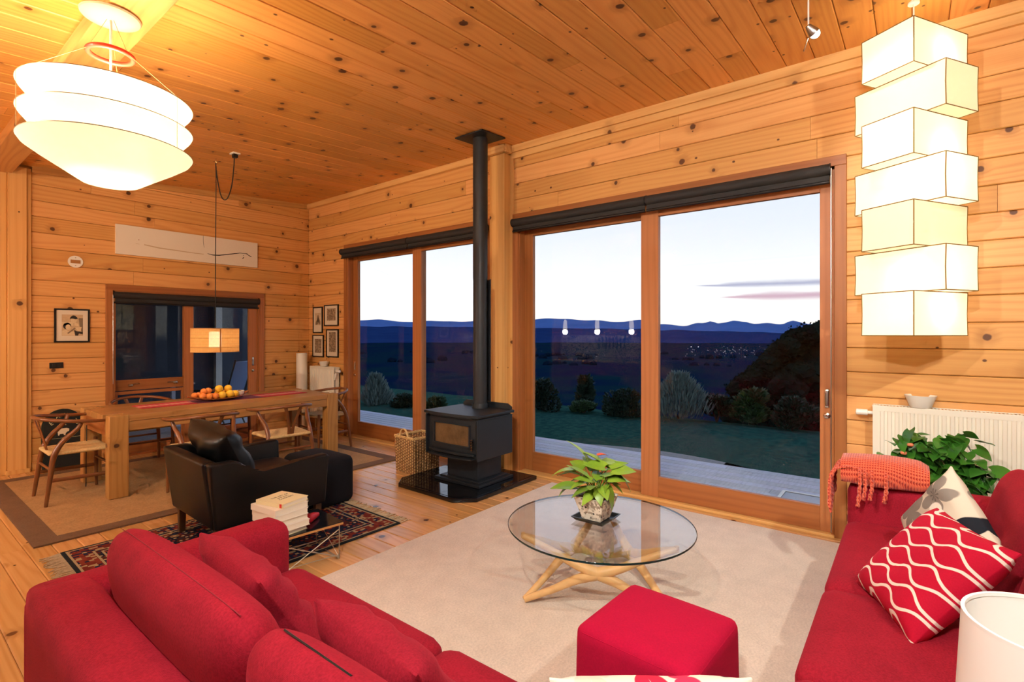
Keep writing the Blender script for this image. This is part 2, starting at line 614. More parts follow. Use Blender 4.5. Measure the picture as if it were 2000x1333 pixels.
def floral(name, ground, flowers):
    """flowers: (cx, cy, radius, petals, colour, turn, kind)"""
    m, t, b = new_mat(name)
    x, y, z = t.sep(t.obj())
    col = ground
    n, _ = t.noise(t.obj(), 200, 2)
    for cx, cy, R, k, c, turn, centre in flowers:
        dx = t.m('SUBTRACT', x, cx)
        dy = t.m('SUBTRACT', y, cy)
        r = t.m('SQRT', t.m('ADD', t.m('MULTIPLY', dx, dx), t.m('MULTIPLY', dy, dy)))
        a = t.m('ADD', t.m('ARCTAN2', dy, dx), turn)
        pet = t.m('POWER', t.m('ABSOLUTE', t.m('COSINE', t.m('MULTIPLY', a, k / 2))), .6)
        edge = t.m('MULTIPLY', t.m('ADD', .3, t.m('MULTIPLY', pet, .7)), R)
        col = t.mix(t.smooth(t.m('SUBTRACT', r, edge), .003, -.003), col, c)
        if centre:
            ray = t.m('MULTIPLY', t.smooth(t.m('ABSOLUTE', t.m('COSINE', t.m('MULTIPLY', a, 4.0))), .75, .95), t.smooth(r, R * .34, R * .28))
            col = t.mix(ray, col, centre)
    t.put(b.inputs['Base Color'], col)
    b.inputs['Roughness'].default_value = .85
    b.inputs['Specular IOR Level'].default_value = .2
    bump(t, b, n, .2, .001)
    return m
M['floral'] = floral('floral_print', srgb('#d8ccb6'), [
    (.13, .12, .09, 5, srgb('#8e857a'), .4, srgb('#6b645c')), (.15, -.06, .10, 5, srgb('#8e857a'), 1.1, None), (.03, .06, .085, 4, srgb('#f0e7d6'), .9, None),
    (-.10, .09, .14, 5, srgb('#1d2129'), .2, srgb('#8e857a')), (-.03, -.13, .10, 4, srgb('#f0e7d6'), .5, None), (-.16, -.10, .08, 4, srgb('#1d2129'), .6, None)])
M['floral_red'] = floral('red_floral_print', srgb('#ece0cd'), [
    (.0, .135, .05, 5, srgb('#cf2444'), .4, None), (.075, .15, .035, 4, srgb('#d8365a'), .9, None), (-.12, .14, .05, 5, srgb('#ded0bb'), .2, None),
    (.16, .12, .04, 4, srgb('#38343a'), .5, None), (-.05, -.1, .12, 5, srgb('#cf2444'), 0, None)])

def persian(hx, hy):
    m, t, b = new_mat('persian_rug')
    x, y, z = t.sep(t.obj())
    dx = t.m('SUBTRACT', hx, t.m('ABSOLUTE', x))
    dy = t.m('SUBTRACT', hy, t.m('ABSOLUTE', y))
    d = t.m('MINIMUM', dx, dy)
    v = t.voro(t.comb(x, y, 0), 24, rand=.85)
    pal = t.sep(v['Color'])[0]
    field = t.ramp(pal, [(0, srgb('#131a30')), (.42, srgb('#571f1c')), (.54, srgb('#8d7450')), (.62, srgb('#141c34')), (.84, srgb('#702a22')), (.92, srgb('#46291e'))], 'CONSTANT')
    inner = t.smooth(v['Distance'], .30, .22)
    pal2 = t.sep(v['Color'])[1]
    heart = t.ramp(pal2, [(0, srgb('#9a3a2c')), (.4, srgb('#c2a47a')), (.7, srgb('#24304f'))], 'CONSTANT')
    col = t.mix(inner, field, heart)
    # hooked diamonds
    q = t.m('ADD', t.m('ABSOLUTE', t.m('SUBTRACT', t.m('FRACT', t.m('MULTIPLY', x, 2.7)), .5)), t.m('ABSOLUTE', t.m('SUBTRACT', t.m('FRACT', t.m('MULTIPLY', y, 2.7)), .5)))
    dm = t.smooth(t.m('ABSOLUTE', t.m('SUBTRACT', q, .36)), .05, .035)
    col = t.mix(dm, col, srgb('#1a2138'))
    small = t.voro(t.comb(x, y, 0), 42, rand=.3)
    bcol = t.ramp(t.sep(small['Color'])[0], [(0, srgb('#7c2c24')), (.35, srgb('#1c2340')), (.6, srgb('#b39a70')), (.8, srgb('#8c3a2c'))], 'CONSTANT')
    band = t.m('MULTIPLY', t.m('GREATER_THAN', d, .03), t.m('LESS_THAN', d, .15))
    col = t.mix(band, col, bcol)
    for a0 in (.03, .15, .19):
        col = t.mix(t.smooth(t.m('ABSOLUTE', t.m('SUBTRACT', d, a0)), .008, .005), col, srgb('#b5a17a'))
    col = t.mix(t.m('LESS_THAN', d, .022), col, srgb('#23282c'))
    n, _ = t.noise(t.obj(), 150, 2)
    t.put(b.inputs['Base Color'], t.mix(t.m('MULTIPLY', n, .35), col, (.02, .015, .012)))
    b.inputs['Roughness'].default_value = .95
    b.inputs['Specular IOR Level'].default_value = .1
    bump(t, b, n, .4, .003)
    return m

def runner_mat(hy):
    m, t, b = new_mat('table_runner_cloth')
    x, y, z = t.sep(t.obj())
    n, _ = t.noise(t.obj(), 160, 2)
    c = t.mix(n, srgb('#a8202c'), srgb('#c2303a'))
    mid = t.smooth(t.m('ABSOLUTE', y), .06, .045)
    zig = t.smooth(t.m('SINE', t.m('MULTIPLY', x, 130.0)), -.2, .2)
    c = t.mix(t.m('MULTIPLY', mid, t.m('ADD', .5, t.m('MULTIPLY', zig, .4))), c, srgb('#e2a08c'))
    c = t.mix(t.m('MULTIPLY', t.smooth(t.m('ABSOLUTE', t.m('SUBTRACT', x, -.03)), .36, .34), .75), c, srgb('#4a2c52'))
    t.put(b.inputs['Base Color'], c)
    b.inputs['Roughness'].default_value = .9
    return m

def glass_pane(name, tint=(.93, .96, .97), boost=2.0, rough=0.0):
    """thin glazing: what is behind shows through, what is in front is mirrored by Fresnel's law (two sheets)"""
    m = bpy.data.materials.new(name)
    m.use_nodes = True
    t = NT(m.node_tree)
    t.n.remove(t.n['Principled BSDF'])
    out = t.n['Material Output']
    tr = t.node('ShaderNodeBsdfTransparent')
    tr.inputs[0].default_value = (*tint, 1)
    gl = t.node('ShaderNodeBsdfGlossy')
    gl.inputs['Roughness'].default_value = rough
    geo = t.node('ShaderNodeNewGeometry')
    dt = t.node('ShaderNodeVectorMath', operation='DOT_PRODUCT')
    t.l.new(geo.outputs['Incoming'], dt.inputs[0])
    t.l.new(geo.outputs['Normal'], dt.inputs[1])
    cosi = t.m('ABSOLUTE', dt.outputs['Value'])
    schlick = t.m('ADD', .04, t.m('MULTIPLY', .96, t.m('POWER', t.m('SUBTRACT', 1.0, cosi, clamp=True), 5.0)))
    mx = t.node('ShaderNodeMixShader')
    t.l.new(t.m('MULTIPLY', schlick, boost, clamp=True), mx.inputs[0])
    t.l.new(tr.outputs[0], mx.inputs[1])
    t.l.new(gl.outputs[0], mx.inputs[2])
    t.l.new(mx.outputs[0], out.inputs[0])
    return m
M['glass'] = glass_pane('window_glass', (.95, .965, .98), .55)
M['glass_table'] = glass_pane('table_glass', (.96, .98, .97), 1.5)
M['glass_edge'] = plain('glass_edge', srgb('#0e2b2a'), .08, spec=.6)
def stove_glass():
    m, t, b = new_mat('stove_glass')
    n, _ = t.noise(t.obj(), 9, 5, .7)
    t.put(b.inputs['Base Color'], t.mix(n, srgb('#2a1c10'), srgb('#8a6a48')))
    b.inputs['Roughness'].default_value = .15
    return m
M['stove_glass'] = stove_glass()

def paper_lamp(name, col, strength, trans=.5):
    """lit washi paper: it glows, and passes on the light of the bulb behind it"""
    m = bpy.data.materials.new(name)
    m.use_nodes = True
    t = NT(m.node_tree)
    t.n.remove(t.n['Principled BSDF'])
    out = t.n['Material Output']
    n, _ = t.noise(t.obj(), 11, 5, .65)
    c = t.mix(t.m('MULTIPLY', n, .6), col, tuple(k * f for k, f in zip(col, (.86, .80, .66))))
    em = t.node('ShaderNodeEmission')
    t.put(em.inputs[0], c)
    em.inputs[1].default_value = strength
    tl = t.node('ShaderNodeBsdfTranslucent')
    tl.inputs[0].default_value = (.62, .56, .42, 1)
    df = t.node('ShaderNodeBsdfDiffuse')
    df.inputs[0].default_value = (.75, .68, .52, 1)
    mx = t.node('ShaderNodeMixShader')
    mx.inputs[0].default_value = .5
    t.l.new(df.outputs[0], mx.inputs[1])
    t.l.new(tl.outputs[0], mx.inputs[2])
    ad = t.node('ShaderNodeAddShader')
    t.l.new(em.outputs[0], ad.inputs[0])
    t.l.new(mx.outputs[0], ad.inputs[1])
    t.l.new(ad.outputs[0], out.inputs[0])
    return m

def glow(name, col, strength):
    m = bpy.data.materials.new(name)
    m.use_nodes = True
    t = NT(m.node_tree)
    t.n.remove(t.n['Principled BSDF'])
    em = t.node('ShaderNodeEmission')
    em.inputs[0].default_value = (*col, 1)
    em.inputs[1].default_value = strength
    t.l.new(em.outputs[0], t.n['Material Output'].inputs[0])
    return m

def drum_cloth():
    """loosely woven lampshade cloth: part see-through, part translucent"""
    m = bpy.data.materials.new('woven_shade_cloth')
    m.use_nodes = True
    t = NT(m.node_tree)
    t.n.remove(t.n['Principled BSDF'])
    out = t.n['Material Output']
    x, y, z = t.sep(t.obj())
    a = t.m('ARCTAN2', y, x)
    wv = t.m('ADD', t.m('SINE', t.m('MULTIPLY', a, 160.0)), t.m('SINE', t.m('MULTIPLY', z, 500.0)))
    n, _ = t.noise(t.comb(t.m('MULTIPLY', a, 30), t.m('MULTIPLY', z, 30), 0), 1.0, 3)
    col = t.mix(n, srgb('#c98b4a'), srgb('#e8b878'))
    slub = t.smooth(t.m('SINE', t.m('MULTIPLY', z, 62.0)), .97, 1.0)
    col = t.mix(t.m('MULTIPLY', slub, .6), col, srgb('#7a4a20'))
    tl = t.node('ShaderNodeBsdfTranslucent')
    t.put(tl.inputs[0], col)
    df = t.node('ShaderNodeBsdfDiffuse')
    t.put(df.inputs[0], col)
    mx = t.node('ShaderNodeMixShader')
    mx.inputs[0].default_value = .6
    t.l.new(df.outputs[0], mx.inputs[1])
    t.l.new(tl.outputs[0], mx.inputs[2])
    tr = t.node('ShaderNodeBsdfTransparent')
    tr.inputs[0].default_value = (1, .92, .78, 1)
    m2 = t.node('ShaderNodeMixShader')
    t.l.new(t.m('MULTIPLY', t.smooth(wv, .2, 1.6), .55), m2.inputs[0])
    t.l.new(mx.outputs[0], m2.inputs[1])
    t.l.new(tr.outputs[0], m2.inputs[2])
    t.l.new(m2.outputs[0], out.inputs[0])
    return m
M['drum'] = drum_cloth()

def leafmat(name, a, b_, rough=.35, trans=.0, edge=None):
    m, t, b = new_mat(name)
    n, _ = t.noise(t.obj(), 14, 3)
    r = t.rand()
    t.put(b.inputs['Base Color'], t.mix(t.m('ADD', t.m('MULTIPLY', n, .6), t.m('MULTIPLY', r, .4)), a, b_))
    b.inputs['Roughness'].default_value = rough
    b.inputs['Specular IOR Level'].default_value = .4
    b.inputs['Subsurface Weight'].default_value = 0.0
    return m
M['leaf_lime'] = leafmat('leaf_lime', srgb('#587f1c'), srgb('#9dba3c'))
M['leaf_dark'] = leafmat('leaf_dark', srgb('#1e4a16'), srgb('#4a8a2c'), .3)
M['flower_orange'] = plain('orange_spathe', srgb('#d8583a'), .4, noise=.2)
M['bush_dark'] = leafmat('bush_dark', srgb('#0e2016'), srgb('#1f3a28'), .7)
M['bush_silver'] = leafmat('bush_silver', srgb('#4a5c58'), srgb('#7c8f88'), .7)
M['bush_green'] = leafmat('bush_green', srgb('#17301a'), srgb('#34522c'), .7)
M['twig'] = plain('twig', srgb('#3b2f24'), .9)

def speckle():
    m, t, b = new_mat('speckled_pot')
    v = t.voro(t.obj(), 70, '3D')
    v2 = t.voro(t.obj(), 42, '3D')
    c = t.mix(t.smooth(t.sep(v['Color'])[0], .5, .9), srgb('#efe2cc'), srgb('#a39078'))
    c = t.mix(t.m('MULTIPLY', t.smooth(v2['Distance'], .32, .2), t.m('GREATER_THAN', t.sep(v2['Color'])[1], .72)), c, srgb('#2a241e'))
    t.put(b.inputs['Base Color'], c)
    b.inputs['Roughness'].default_value = .5
    return m
M['speckle'] = speckle()

def print_mat(name, a, b_, scale, seed):
    m, t, b = new_mat(name)
    x, y, z = t.sep(t.obj())
    n, _ = t.noise(t.comb(t.m('ADD', x, seed), y, z), scale, 5, .7)
    t.put(b.inputs['Base Color'], t.ramp(n, [(.38, a), (.62, b_)]))
    b.inputs['Roughness'].default_value = .6
    return m

def ground_mat(name, a, b_, scale, a2=None):
    m, t, b = new_mat(name)
    n, _ = t.noise(t.obj(), scale, 6, .65)
    t.n.remove(b)
    df = t.node('ShaderNodeBsdfDiffuse')
    t.put(df.inputs[0], t.mix(t.smooth(n, .3, .7), a, b_))
    t.l.new(df.outputs[0], t.n['Material Output'].inputs[0])
    return m
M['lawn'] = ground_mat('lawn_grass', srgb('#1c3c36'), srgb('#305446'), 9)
M['valley'] = ground_mat('hazy_valley_fields', srgb('#0a1836'), srgb('#0e2a30'), .012)  # haze blue put into the colour of the far fields
M['hill'] = ground_mat('haze_blue_hills', srgb('#1c2f58'), srgb('#213862'), .004)  # distance haze is painted in as the hills' blue
M['mountain'] = ground_mat('haze_blue_mountains', srgb('#4a6699'), srgb('#526fa4'), .002)  # the mountains' blue is haze, put into their colour
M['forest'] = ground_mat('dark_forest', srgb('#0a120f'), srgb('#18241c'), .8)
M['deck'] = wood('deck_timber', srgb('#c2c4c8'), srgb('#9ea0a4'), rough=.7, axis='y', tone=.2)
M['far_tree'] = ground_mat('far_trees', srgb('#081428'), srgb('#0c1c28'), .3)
# ================================================================== the room
XW = 4.45          # inner face of the window wall
YB = 7.60          # inner face of the back wall
XL, YR = -2.6, -2.6
def ceil_z(x):
    return 3.56 + .068 * (x - XW)

def board_bm(L, wdt, t=.02, c=.006):
    """one board, length along local x, front face +z, long edges chamfered"""
    bm = new_bm()
    h = wdt / 2
    prof = [(-h, 0), (h, 0), (h, t - c), (h - c, t), (-h + c, t), (-h, t - c)]
    rings = []
    for x in (-L / 2, L / 2):
        rings.append([bm.verts.new((x, a, b)) for a, b in prof])
    for i in range(6):
        bm.faces.new((rings[0][i], rings[0][(i + 1) % 6], rings[1][(i + 1) % 6], rings[1][i]))
    bm.faces.new(rings[0][::-1])
    bm.faces.new(rings[1])
    return bm

BOARD_CACHE = {}
def board(parent, centre, L, wdt, mat, rot, name='board', t=.02):
    key = (round(L, 3), round(wdt, 3), mat.name, t)
    if key not in BOARD_CACHE:
        o = obj(name, board_bm(L, wdt, t), mat, parent, smooth=False)
        BOARD_CACHE[key] = o.data
    else:
        o = bpy.data.objects.new(name, BOARD_CACHE[key])
        COL.objects.link(o)
        o.parent = parent
    o.matrix_basis = Matrix.Translation(centre) @ rot
    return o

def rot_axes(ax, ay, az_):
    m = Matrix.Identity(4)
    for i, v in enumerate((ax, ay, az_)):
        v = Vector(v)
        for r in range(3):
            m[r][i] = v[r]
    return m

def cuts(a, b, rng, lo=1.6, hi=3.4):
    out = [a]
    p = a + rng.uniform(.4, hi)
    while p < b - .5:
        out.append(p)
        p += rng.uniform(lo, hi)
    return out + [b]

# ---------------- window wall (plane x = XW): two big sliding doors
D1 = (.45, 3.38)       # near door opening along y
D2 = (3.83, 6.54)      # far door opening
DH = 2.74              # opening height
BW = .175
wall_right = struct('wall_right', boxes_bm([
    (XW + .021, XW + .15, YR, D1[0], -.2, 3.75), (XW + .021, XW + .15, D1[1], D2[0], -.2, 3.75), (XW + .021, XW + .15, D2[1], YB + .15, -.2, 3.75),
    (XW + .021, XW + .15, D1[0], D1[1], DH, 3.75), (XW + .021, XW + .15, D2[0], D2[1], DH, 3.75)]), M['backing'], smooth=False)
RW = rot_axes((0, -1, 0), (0, 0, 1), (-1, 0, 0))    # length along -y, width up, face towards the room
r3 = random.Random(3)
k = 0
z = 0.0
while z < 3.60:
    z1 = min(z + BW, 3.62)
    zc = z + BW / 2
    if z + BW <= DH + .03:
        segs = [(YR, D1[0] - .02), (D1[1] + .02, D2[0] - .02), (D2[1] + .02, YB)]
    else:
        segs = [(YR, YB)]
    for a, b in segs:
        cs = cuts(a, b, r3) if b - a > 2.5 else [a, b]
        for p, q in zip(cs, cs[1:]):
            board(wall_right, (XW + .02, (p + q) / 2, zc), q - p - .002, BW - .003, M['pine'], RW)
    z += BW

# ---------------- back wall (plane y = YB) with the dining window
WX = (1.90, 3.66)      # opening along x
WH = 2.03
wall_back = struct('wall_back', boxes_bm([
    (XL, WX[0], YB + .021, YB + .15, -.2, 3.75), (WX[1], XW + .15, YB + .021, YB + .15, -.2, 3.75), (WX[0], WX[1], YB + .021, YB + .15, WH, 3.75)]), M['backing'], smooth=False)
RB = rot_axes((1, 0, 0), (0, 0, 1), (0, -1, 0))
r4 = random.Random(11)
z = 0.0
while z < 3.5:
    xlo = XL
    if ceil_z(XL) < z:
        xlo = XW + (z - 3.56) / .068
    if z + BW <= WH + .04:
        segs = [(xlo, WX[0] - .02), (WX[1] + .02, XW)]
    else:
        segs = [(xlo, XW)]
    for a, b in segs:
        if b - a < .05:
            continue
        cs = cuts(a, b, r4) if b - a > 2.5 else [a, b]
        for p, q in zip(cs, cs[1:]):
            board(wall_back, ((p + q) / 2, YB + .02, z + BW / 2), q - p - .002, BW - .003, M['pine'], RB)
    z += BW

# ---------------- walls behind and left of the camera, out of frame but mirrored in the glass
def lined(name, bm):
    return struct(name, bm, M['board_dark'], smooth=False)
def siding_rows(x0, x1, y0, y1, zt, ax):
    lst = []
    zz = 0.0
    while zz < zt:
        zt2 = min(zz + .173, zt)
        if ax == 'x':
            lst.append((x0, x1, y0, y1, zz, zt2))
        else:
            lst.append((x0, x1, y0, y1, zz, zt2))
        zz += .175
    return lst
wall_left = lined('wall_left', boxes_bm(siding_rows(XL - .12, XL, YR, YB + .1, 3.0, 'x')))
wall_front = lined('wall_front', boxes_bm(siding_rows(XL, XW + .1, YR - .12, YR, 3.6, 'y')))

# ---------------- ceiling: boards along x, rising towards the windows
ceiling = struct('ceiling', prism_bm([(XL - .3, ceil_z(XL - .3) + .022), (XW + .95, ceil_z(XW + .95) + .022), (XW + .95, ceil_z(XW + .95) + .3), (XL - .3, ceil_z(XL - .3) + .3)], YR - .3, YB + .5, 'y'), M['backing'], smooth=False)
slope = math.atan(.068)
RC = rot_axes((math.cos(slope), 0, math.sin(slope)), (0, -1, 0), (math.sin(slope), 0, -math.cos(slope)))
CW = .19
r5 = random.Random(21)
y = YB - CW / 2
while y > YR - .05:
    cs = cuts(XL, XW + .02, r5, 1.8, 4.0)
    for p, q in zip(cs, cs[1:]):
        xm = (p + q) / 2
        board(ceiling, (xm, y, ceil_z(xm) + .02), (q - p) / math.cos(slope) - .002, CW - .003, M['pine_ceiling'], RC)
    y -= CW

# ---------------- floor: boards along y
floor = struct('floor', box_bm(XL, XW + .1, YR, YB + .1, -.25, -.021), M['backing'], smooth=False)
RF = rot_axes((0, 1, 0), (-1, 0, 0), (0, 0, 1))
FW = .135
r6 = random.Random(31)
x = XW + .05 - FW / 2
while x > XL:
    cs = cuts(YR, YB + .02, r6, 2.2, 4.6)
    for p, q in zip(cs, cs[1:]):
        board(floor, (x, (p + q) / 2, -.02), q - p - .0015, FW - .0015, M['pine_floor'], RF, name='floorboard')
    x -= FW

# ---------------- beam, posts, cornice and skirting
beam = struct('trim_1', box_bm(.80, 1.02, YR, YB, 3.215, 3.36, .006), M['pine_beam'])
post_l = struct('trim_2', box_bm(.985, 1.135, YB - .05, YB + .02, .0, 3.30, .005), M['pine_post'])
for a, b in ((.93, .983), (1.137, 1.175)):
    obj('cover_strip', box_bm(a, b, YB - .022, YB + .02, 0, 3.3, .004), M['pine_post'], post_l)
obj('plinth_block', box_bm(.97, 1.16, YB - .062, YB, 0, .045, .004), M['pine_post'], post_l)
post_r = struct('trim_3', box_bm(XW - .12, XW + .02, 3.49, 3.70, 0, 3.47, .005), M['pine_post'])
obj('cover_strip', box_bm(XW - .02, XW + .02, 3.70, 3.76, 0, 3.5, .004), M['pine_post'], post_r)
obj('cover_strip', box_bm(XW - .02, XW + .02, 3.445, 3.49, 0, 3.5, .004), M['pine_post'], post_r)
struct('trim_4', boxes_bm([(XW - .05, XW + .01, YR, 3.46, 3.485, 3.56), (XW - .03, XW + .01, YR, 3.46, 3.42, 3.485),
                           (XW - .05, XW + .01, 3.75, YB, 3.485, 3.56), (XW - .15, XW - .05, 3.44, 3.50, 3.47, 3.555), (XW - .17, XW - .12, 3.46, 3.73, 3.47, 3.555), (XW - .15, XW, 3.70, 3.76, 3.47, 3.555)], .004), M['pine_trim'])
bm = new_bm()
add_prism(bm, [(1.18, ceil_z(1.18) - .07), (XW - .05, ceil_z(XW) - .075), (XW - .05, ceil_z(XW)), (1.18, ceil_z(1.18))], YB - .03, YB + .01, 'y')
struct('trim_5', bm, M['pine_trim_x'], smooth=False)
struct('baseboard_back', boxes_bm([(XL, .93, YB - .02, YB + .01, 0, .09), (1.18, WX[0] - .09, YB - .02, YB + .01, 0, .09), (WX[1] + .09, XW, YB - .02, YB + .01, 0, .09)], .004), M['pine_trim_x'])
struct('baseboard_right', boxes_bm([(XW - .02, XW + .01, YR, D1[0] - .09, 0, .09), (XW - .02, XW + .01, D2[1] + .09, YB, 0, .09)], .004), M['pine_trim'])

# ---------------- sliding doors in the window wall
def pull_set(parent, x, y, z, nx=-1):
    o = obj('pull', soft_bm(.012, .03, .14, .012, 6), M['chrome'], parent, (x + nx * .004, y, z))
    obj('pull_recess', soft_bm(.006, .016, .10, .006, 4), M['steel'], o, (nx * .006, 0, 0))
    l = obj('lock', lathe_bm([(0, 0), (.022, 0), (.022, .006), (.014, .012), (0, .012)], 20), M['chrome'], parent, (x, y, z - .13), (0, nx * PI / 2, 0))

def panel(parent, y0, y1, z0, z1, x0, x1, stile_l, stile_r, top, bot):
    """one glazed leaf: stiles, rails, pane"""
    pan = obj('door_leaf', boxes_bm([(x0, x1, y0, y0 + stile_r, z0, z1), (x0, x1, y1 - stile_l, y1, z0, z1)], .003), M['cedar_v'], parent)
    obj('rail', box_bm(x0 + .002, x1 - .002, y0 + stile_r, y1 - stile_l, z1 - top, z1, .002), M['cedar_y'], pan)
    obj('rail', box_bm(x0 + .002, x1 - .002, y0 + stile_r, y1 - stile_l, z0, z0 + bot, .002), M['cedar_y'], pan)
    xm = (x0 + x1) / 2
    obj('glass_pane', box_bm(xm - .003, xm + .003, y0 + stile_r - .01, y1 - stile_l + .01, z0 + bot - .01, z1 - top + .01), None, pan, smooth=False).data.materials.append(M['glass'])
    return pan

def sliding_door(name, y0, y1, ym, front_right, lock):
    d = struct(name)
    # architrave on the wall, liner in the opening
    T = .075
    obj('head_trim', box_bm(XW - .022, XW + .01, y0 - T, y1 + T, DH, DH + T, .003), M['cedar_y'], d)
    obj('side_trim', box_bm(XW - .022, XW + .01, y0 - T, y0, 0, DH, .003), M['cedar_v'], d)
    obj('side_trim', box_bm(XW - .022, XW + .01, y1, y1 + T, 0, DH, .003), M['cedar_v'], d)
    obj('jamb', boxes_bm([(XW - .01, XW + .16, y0, y0 + .022, 0, DH), (XW - .01, XW + .16, y1 - .022, y1, 0, DH)]), M['cedar_v'], d)
    obj('head_liner', box_bm(XW - .01, XW + .16, y0, y1, DH - .022, DH), M['cedar_y'], d)
    obj('sill', box_bm(XW - .03, XW + .17, y0, y1, -.02, .018, .004), M['pine_trim'], d)
    a = panel(d, y0 + .022, ym + .085, .02, DH - .03, XW + .015, XW + .06, .165, .075, .14, .185)
    b = panel(d, ym - .06, y1 - .022, .02, DH - .03, XW + .075, XW + .12, .11, .14, .14, .20)
    if lock == 'right':
        pull_set(a, XW + .013, y0 + .05, 1.02)
    else:
        pull_set(b, XW + .073, y1 - .07, 1.03)
    return d
door_1 = sliding_door('door_1', D1[0], D1[1], 1.89, True, 'right')
door_2 = sliding_door('door_2', D2[0], D2[1], 5.05, True, 'left')

# ---------------- dining window / door in the back wall
window_1 = struct('window_1')
T = .07
obj('head_trim', box_bm(WX[0] - T, WX[1] + T, YB - .022, YB + .01, WH, WH + T, .003), M['cedar_x'], window_1)
for a, b in ((WX[0] - T, WX[0]), (WX[1], WX[1] + T)):
    obj('side_trim', box_bm(a, b, YB - .022, YB + .01, 0, WH, .003), M['cedar_v'], window_1)
obj('jamb', boxes_bm([(WX[0], WX[0] + .022, YB - .01, YB + .16, 0, WH), (WX[1] - .022, WX[1], YB - .01, YB + .16, 0, WH)]), M['cedar_v'], window_1)
obj('head_liner', box_bm(WX[0], WX[1], YB - .01, YB + .16, WH - .022, WH), M['cedar_x'], window_1)
obj('sill', box_bm(WX[0], WX[1], YB - .02, YB + .17, -.02, .018, .004), M['cedar_x'], window_1)
XM = 2.70
def leaf_x(x0, x1, z0, z1, ya, yb, sl, sr, top, bot, name='sash'):
    pan = obj(name, boxes_bm([(x0, x0 + sl, ya, yb, z0, z1), (x1 - sr, x1, ya, yb, z0, z1)], .003), M['cedar_v'], window_1)
    obj('rail', box_bm(x0 + sl, x1 - sr, ya + .002, yb - .002, z1 - top, z1, .002), M['cedar_x'], pan)
    obj('rail', box_bm(x0 + sl, x1 - sr, ya + .002, yb - .002, z0, z0 + bot, .002), M['cedar_x'], pan)
    ym_ = (ya + yb) / 2
    g = obj('glass_pane', box_bm(x0 + sl - .01, x1 - sr + .01, ym_ - .003, ym_ + .003, z0 + bot - .01, z1 - top + .01), None, pan, smooth=False)
    g.data.materials.append(M['glass'])
    return pan
right_leaf = leaf_x(XM - .02, WX[1] - .022, .02, WH - .03, YB + .015, YB + .06, .11, .12, .12, .19, 'door_leaf')
up = leaf_x(WX[0] + .022, XM + .02, .80, WH - .03, YB + .075, YB + .12, .03, .03, .03, .13)
low = leaf_x(WX[0] + .022, XM + .02, .02, .79, YB + .075, YB + .12, .05, .05, .04, .12)
for xx in (2.13, 2.55):
    h = obj('latch', tube_bm([(xx - .05, YB + .068, .872), (xx + .06, YB + .058, .882)], .007, 8), M['chrome'], up)
    obj('latch_plate', soft_bm(.05, .012, .03, .005, 4), M['chrome'], h, (xx - .03 if xx < 2.3 else xx + .045, YB + .07, .862))
pan = obj('pull', soft_bm(.03, .012, .13, .012, 6), M['chrome'], right_leaf, (WX[1] - .085, YB + .012, 1.10))
obj('lock', lathe_bm([(0, 0), (.02, 0), (.02, .006), (.013, .012), (0, .012)], 20), M['chrome'], right_leaf, (WX[1] - .085, YB + .014, .97), (PI / 2, 0, 0))

# ---------------- roller blinds
def blind(label, p0, p1, inward, z, chain_end=None, group=None):
    p0, p1 = Vector(p0), Vector(p1)
    L = (p1 - p0).length
    e = thing('roller_blind', label, 'blind', (p0 + p1) / 2)
    ax = (p1 - p0).normalized()
    inn = Vector(inward)
    h = ax * (L / 2)
    obj('roll', tube_bm([-h, h], .042, 20), M['blind'], e)
    bm = new_bm()
    a = inn * .028
    vs = [-h + a * .2 + Vector((0, 0, -.02)), h + a * .2 + Vector((0, 0, -.02)), h + a * .2 + Vector((0, 0, -.085)), -h + a * .2 + Vector((0, 0, -.085))]
    f = [bm.verts.new(v) for v in vs] + [bm.verts.new(v - inn * .006) for v in vs]
    for q in ((0, 1, 2, 3), (7, 6, 5, 4), (0, 4, 5, 1), (1, 5, 6, 2), (2, 6, 7, 3), (3, 7, 4, 0)):
        bm.faces.new([f[i] for i in q])
    obj('hanging_cloth', bm, M['blind'], e, smooth=False)
    obj('bottom_bar', tube_bm([-h + a * .2 + Vector((0, 0, -.092)), h + a * .2 + Vector((0, 0, -.092))], .012, 10), M['black'], e)
    for s in (-1, 1):
        obj('bracket', tube_bm([h * s, h * s + ax * s * .006], .046, 16), M['black'], e)
    if chain_end:
        s, zl = chain_end
        c = h * s + ax * s * .012
        obj('pull_chain', tube_bm([c + inn * .03, c + inn * .03 + Vector((0, 0, zl - z))], .0035, 6), M['steel'], e)
        obj('pull_chain', tube_bm([c + inn * .015, c + inn * .015 + Vector((0, 0, zl - z + .02))], .0035, 6), M['steel'], e)
    return e
bx = XW - .064
blind('dark grey roller blind rolled up over the right leaf of the nearer sliding door', (bx, .475, 2.705), (bx, 1.885, 2.705), (-1, 0, 0), 2.705, (-1, .06))
blind('dark grey roller blind rolled up over the left leaf of the nearer sliding door', (bx, 1.90, 2.705), (bx, 3.41, 2.705), (-1, 0, 0), 2.705)
blind('dark grey roller blind over the glass directly behind the stove flue', (bx, 3.80, 2.705), (bx, 5.13, 2.705), (-1, 0, 0), 2.705, (-1, .5))
blind('dark grey roller blind over the far door leaf nearest the framed pictures', (bx, 5.145, 2.705), (bx, 6.60, 2.705), (-1, 0, 0), 2.705)
blind('black roller blind rolled up at the head of the dining window', (WX[0] + .01, YB + .0, 1.975), (WX[1] - .01, YB + .0, 1.975), (0, -1, 0), 1.975, (-1, .9))
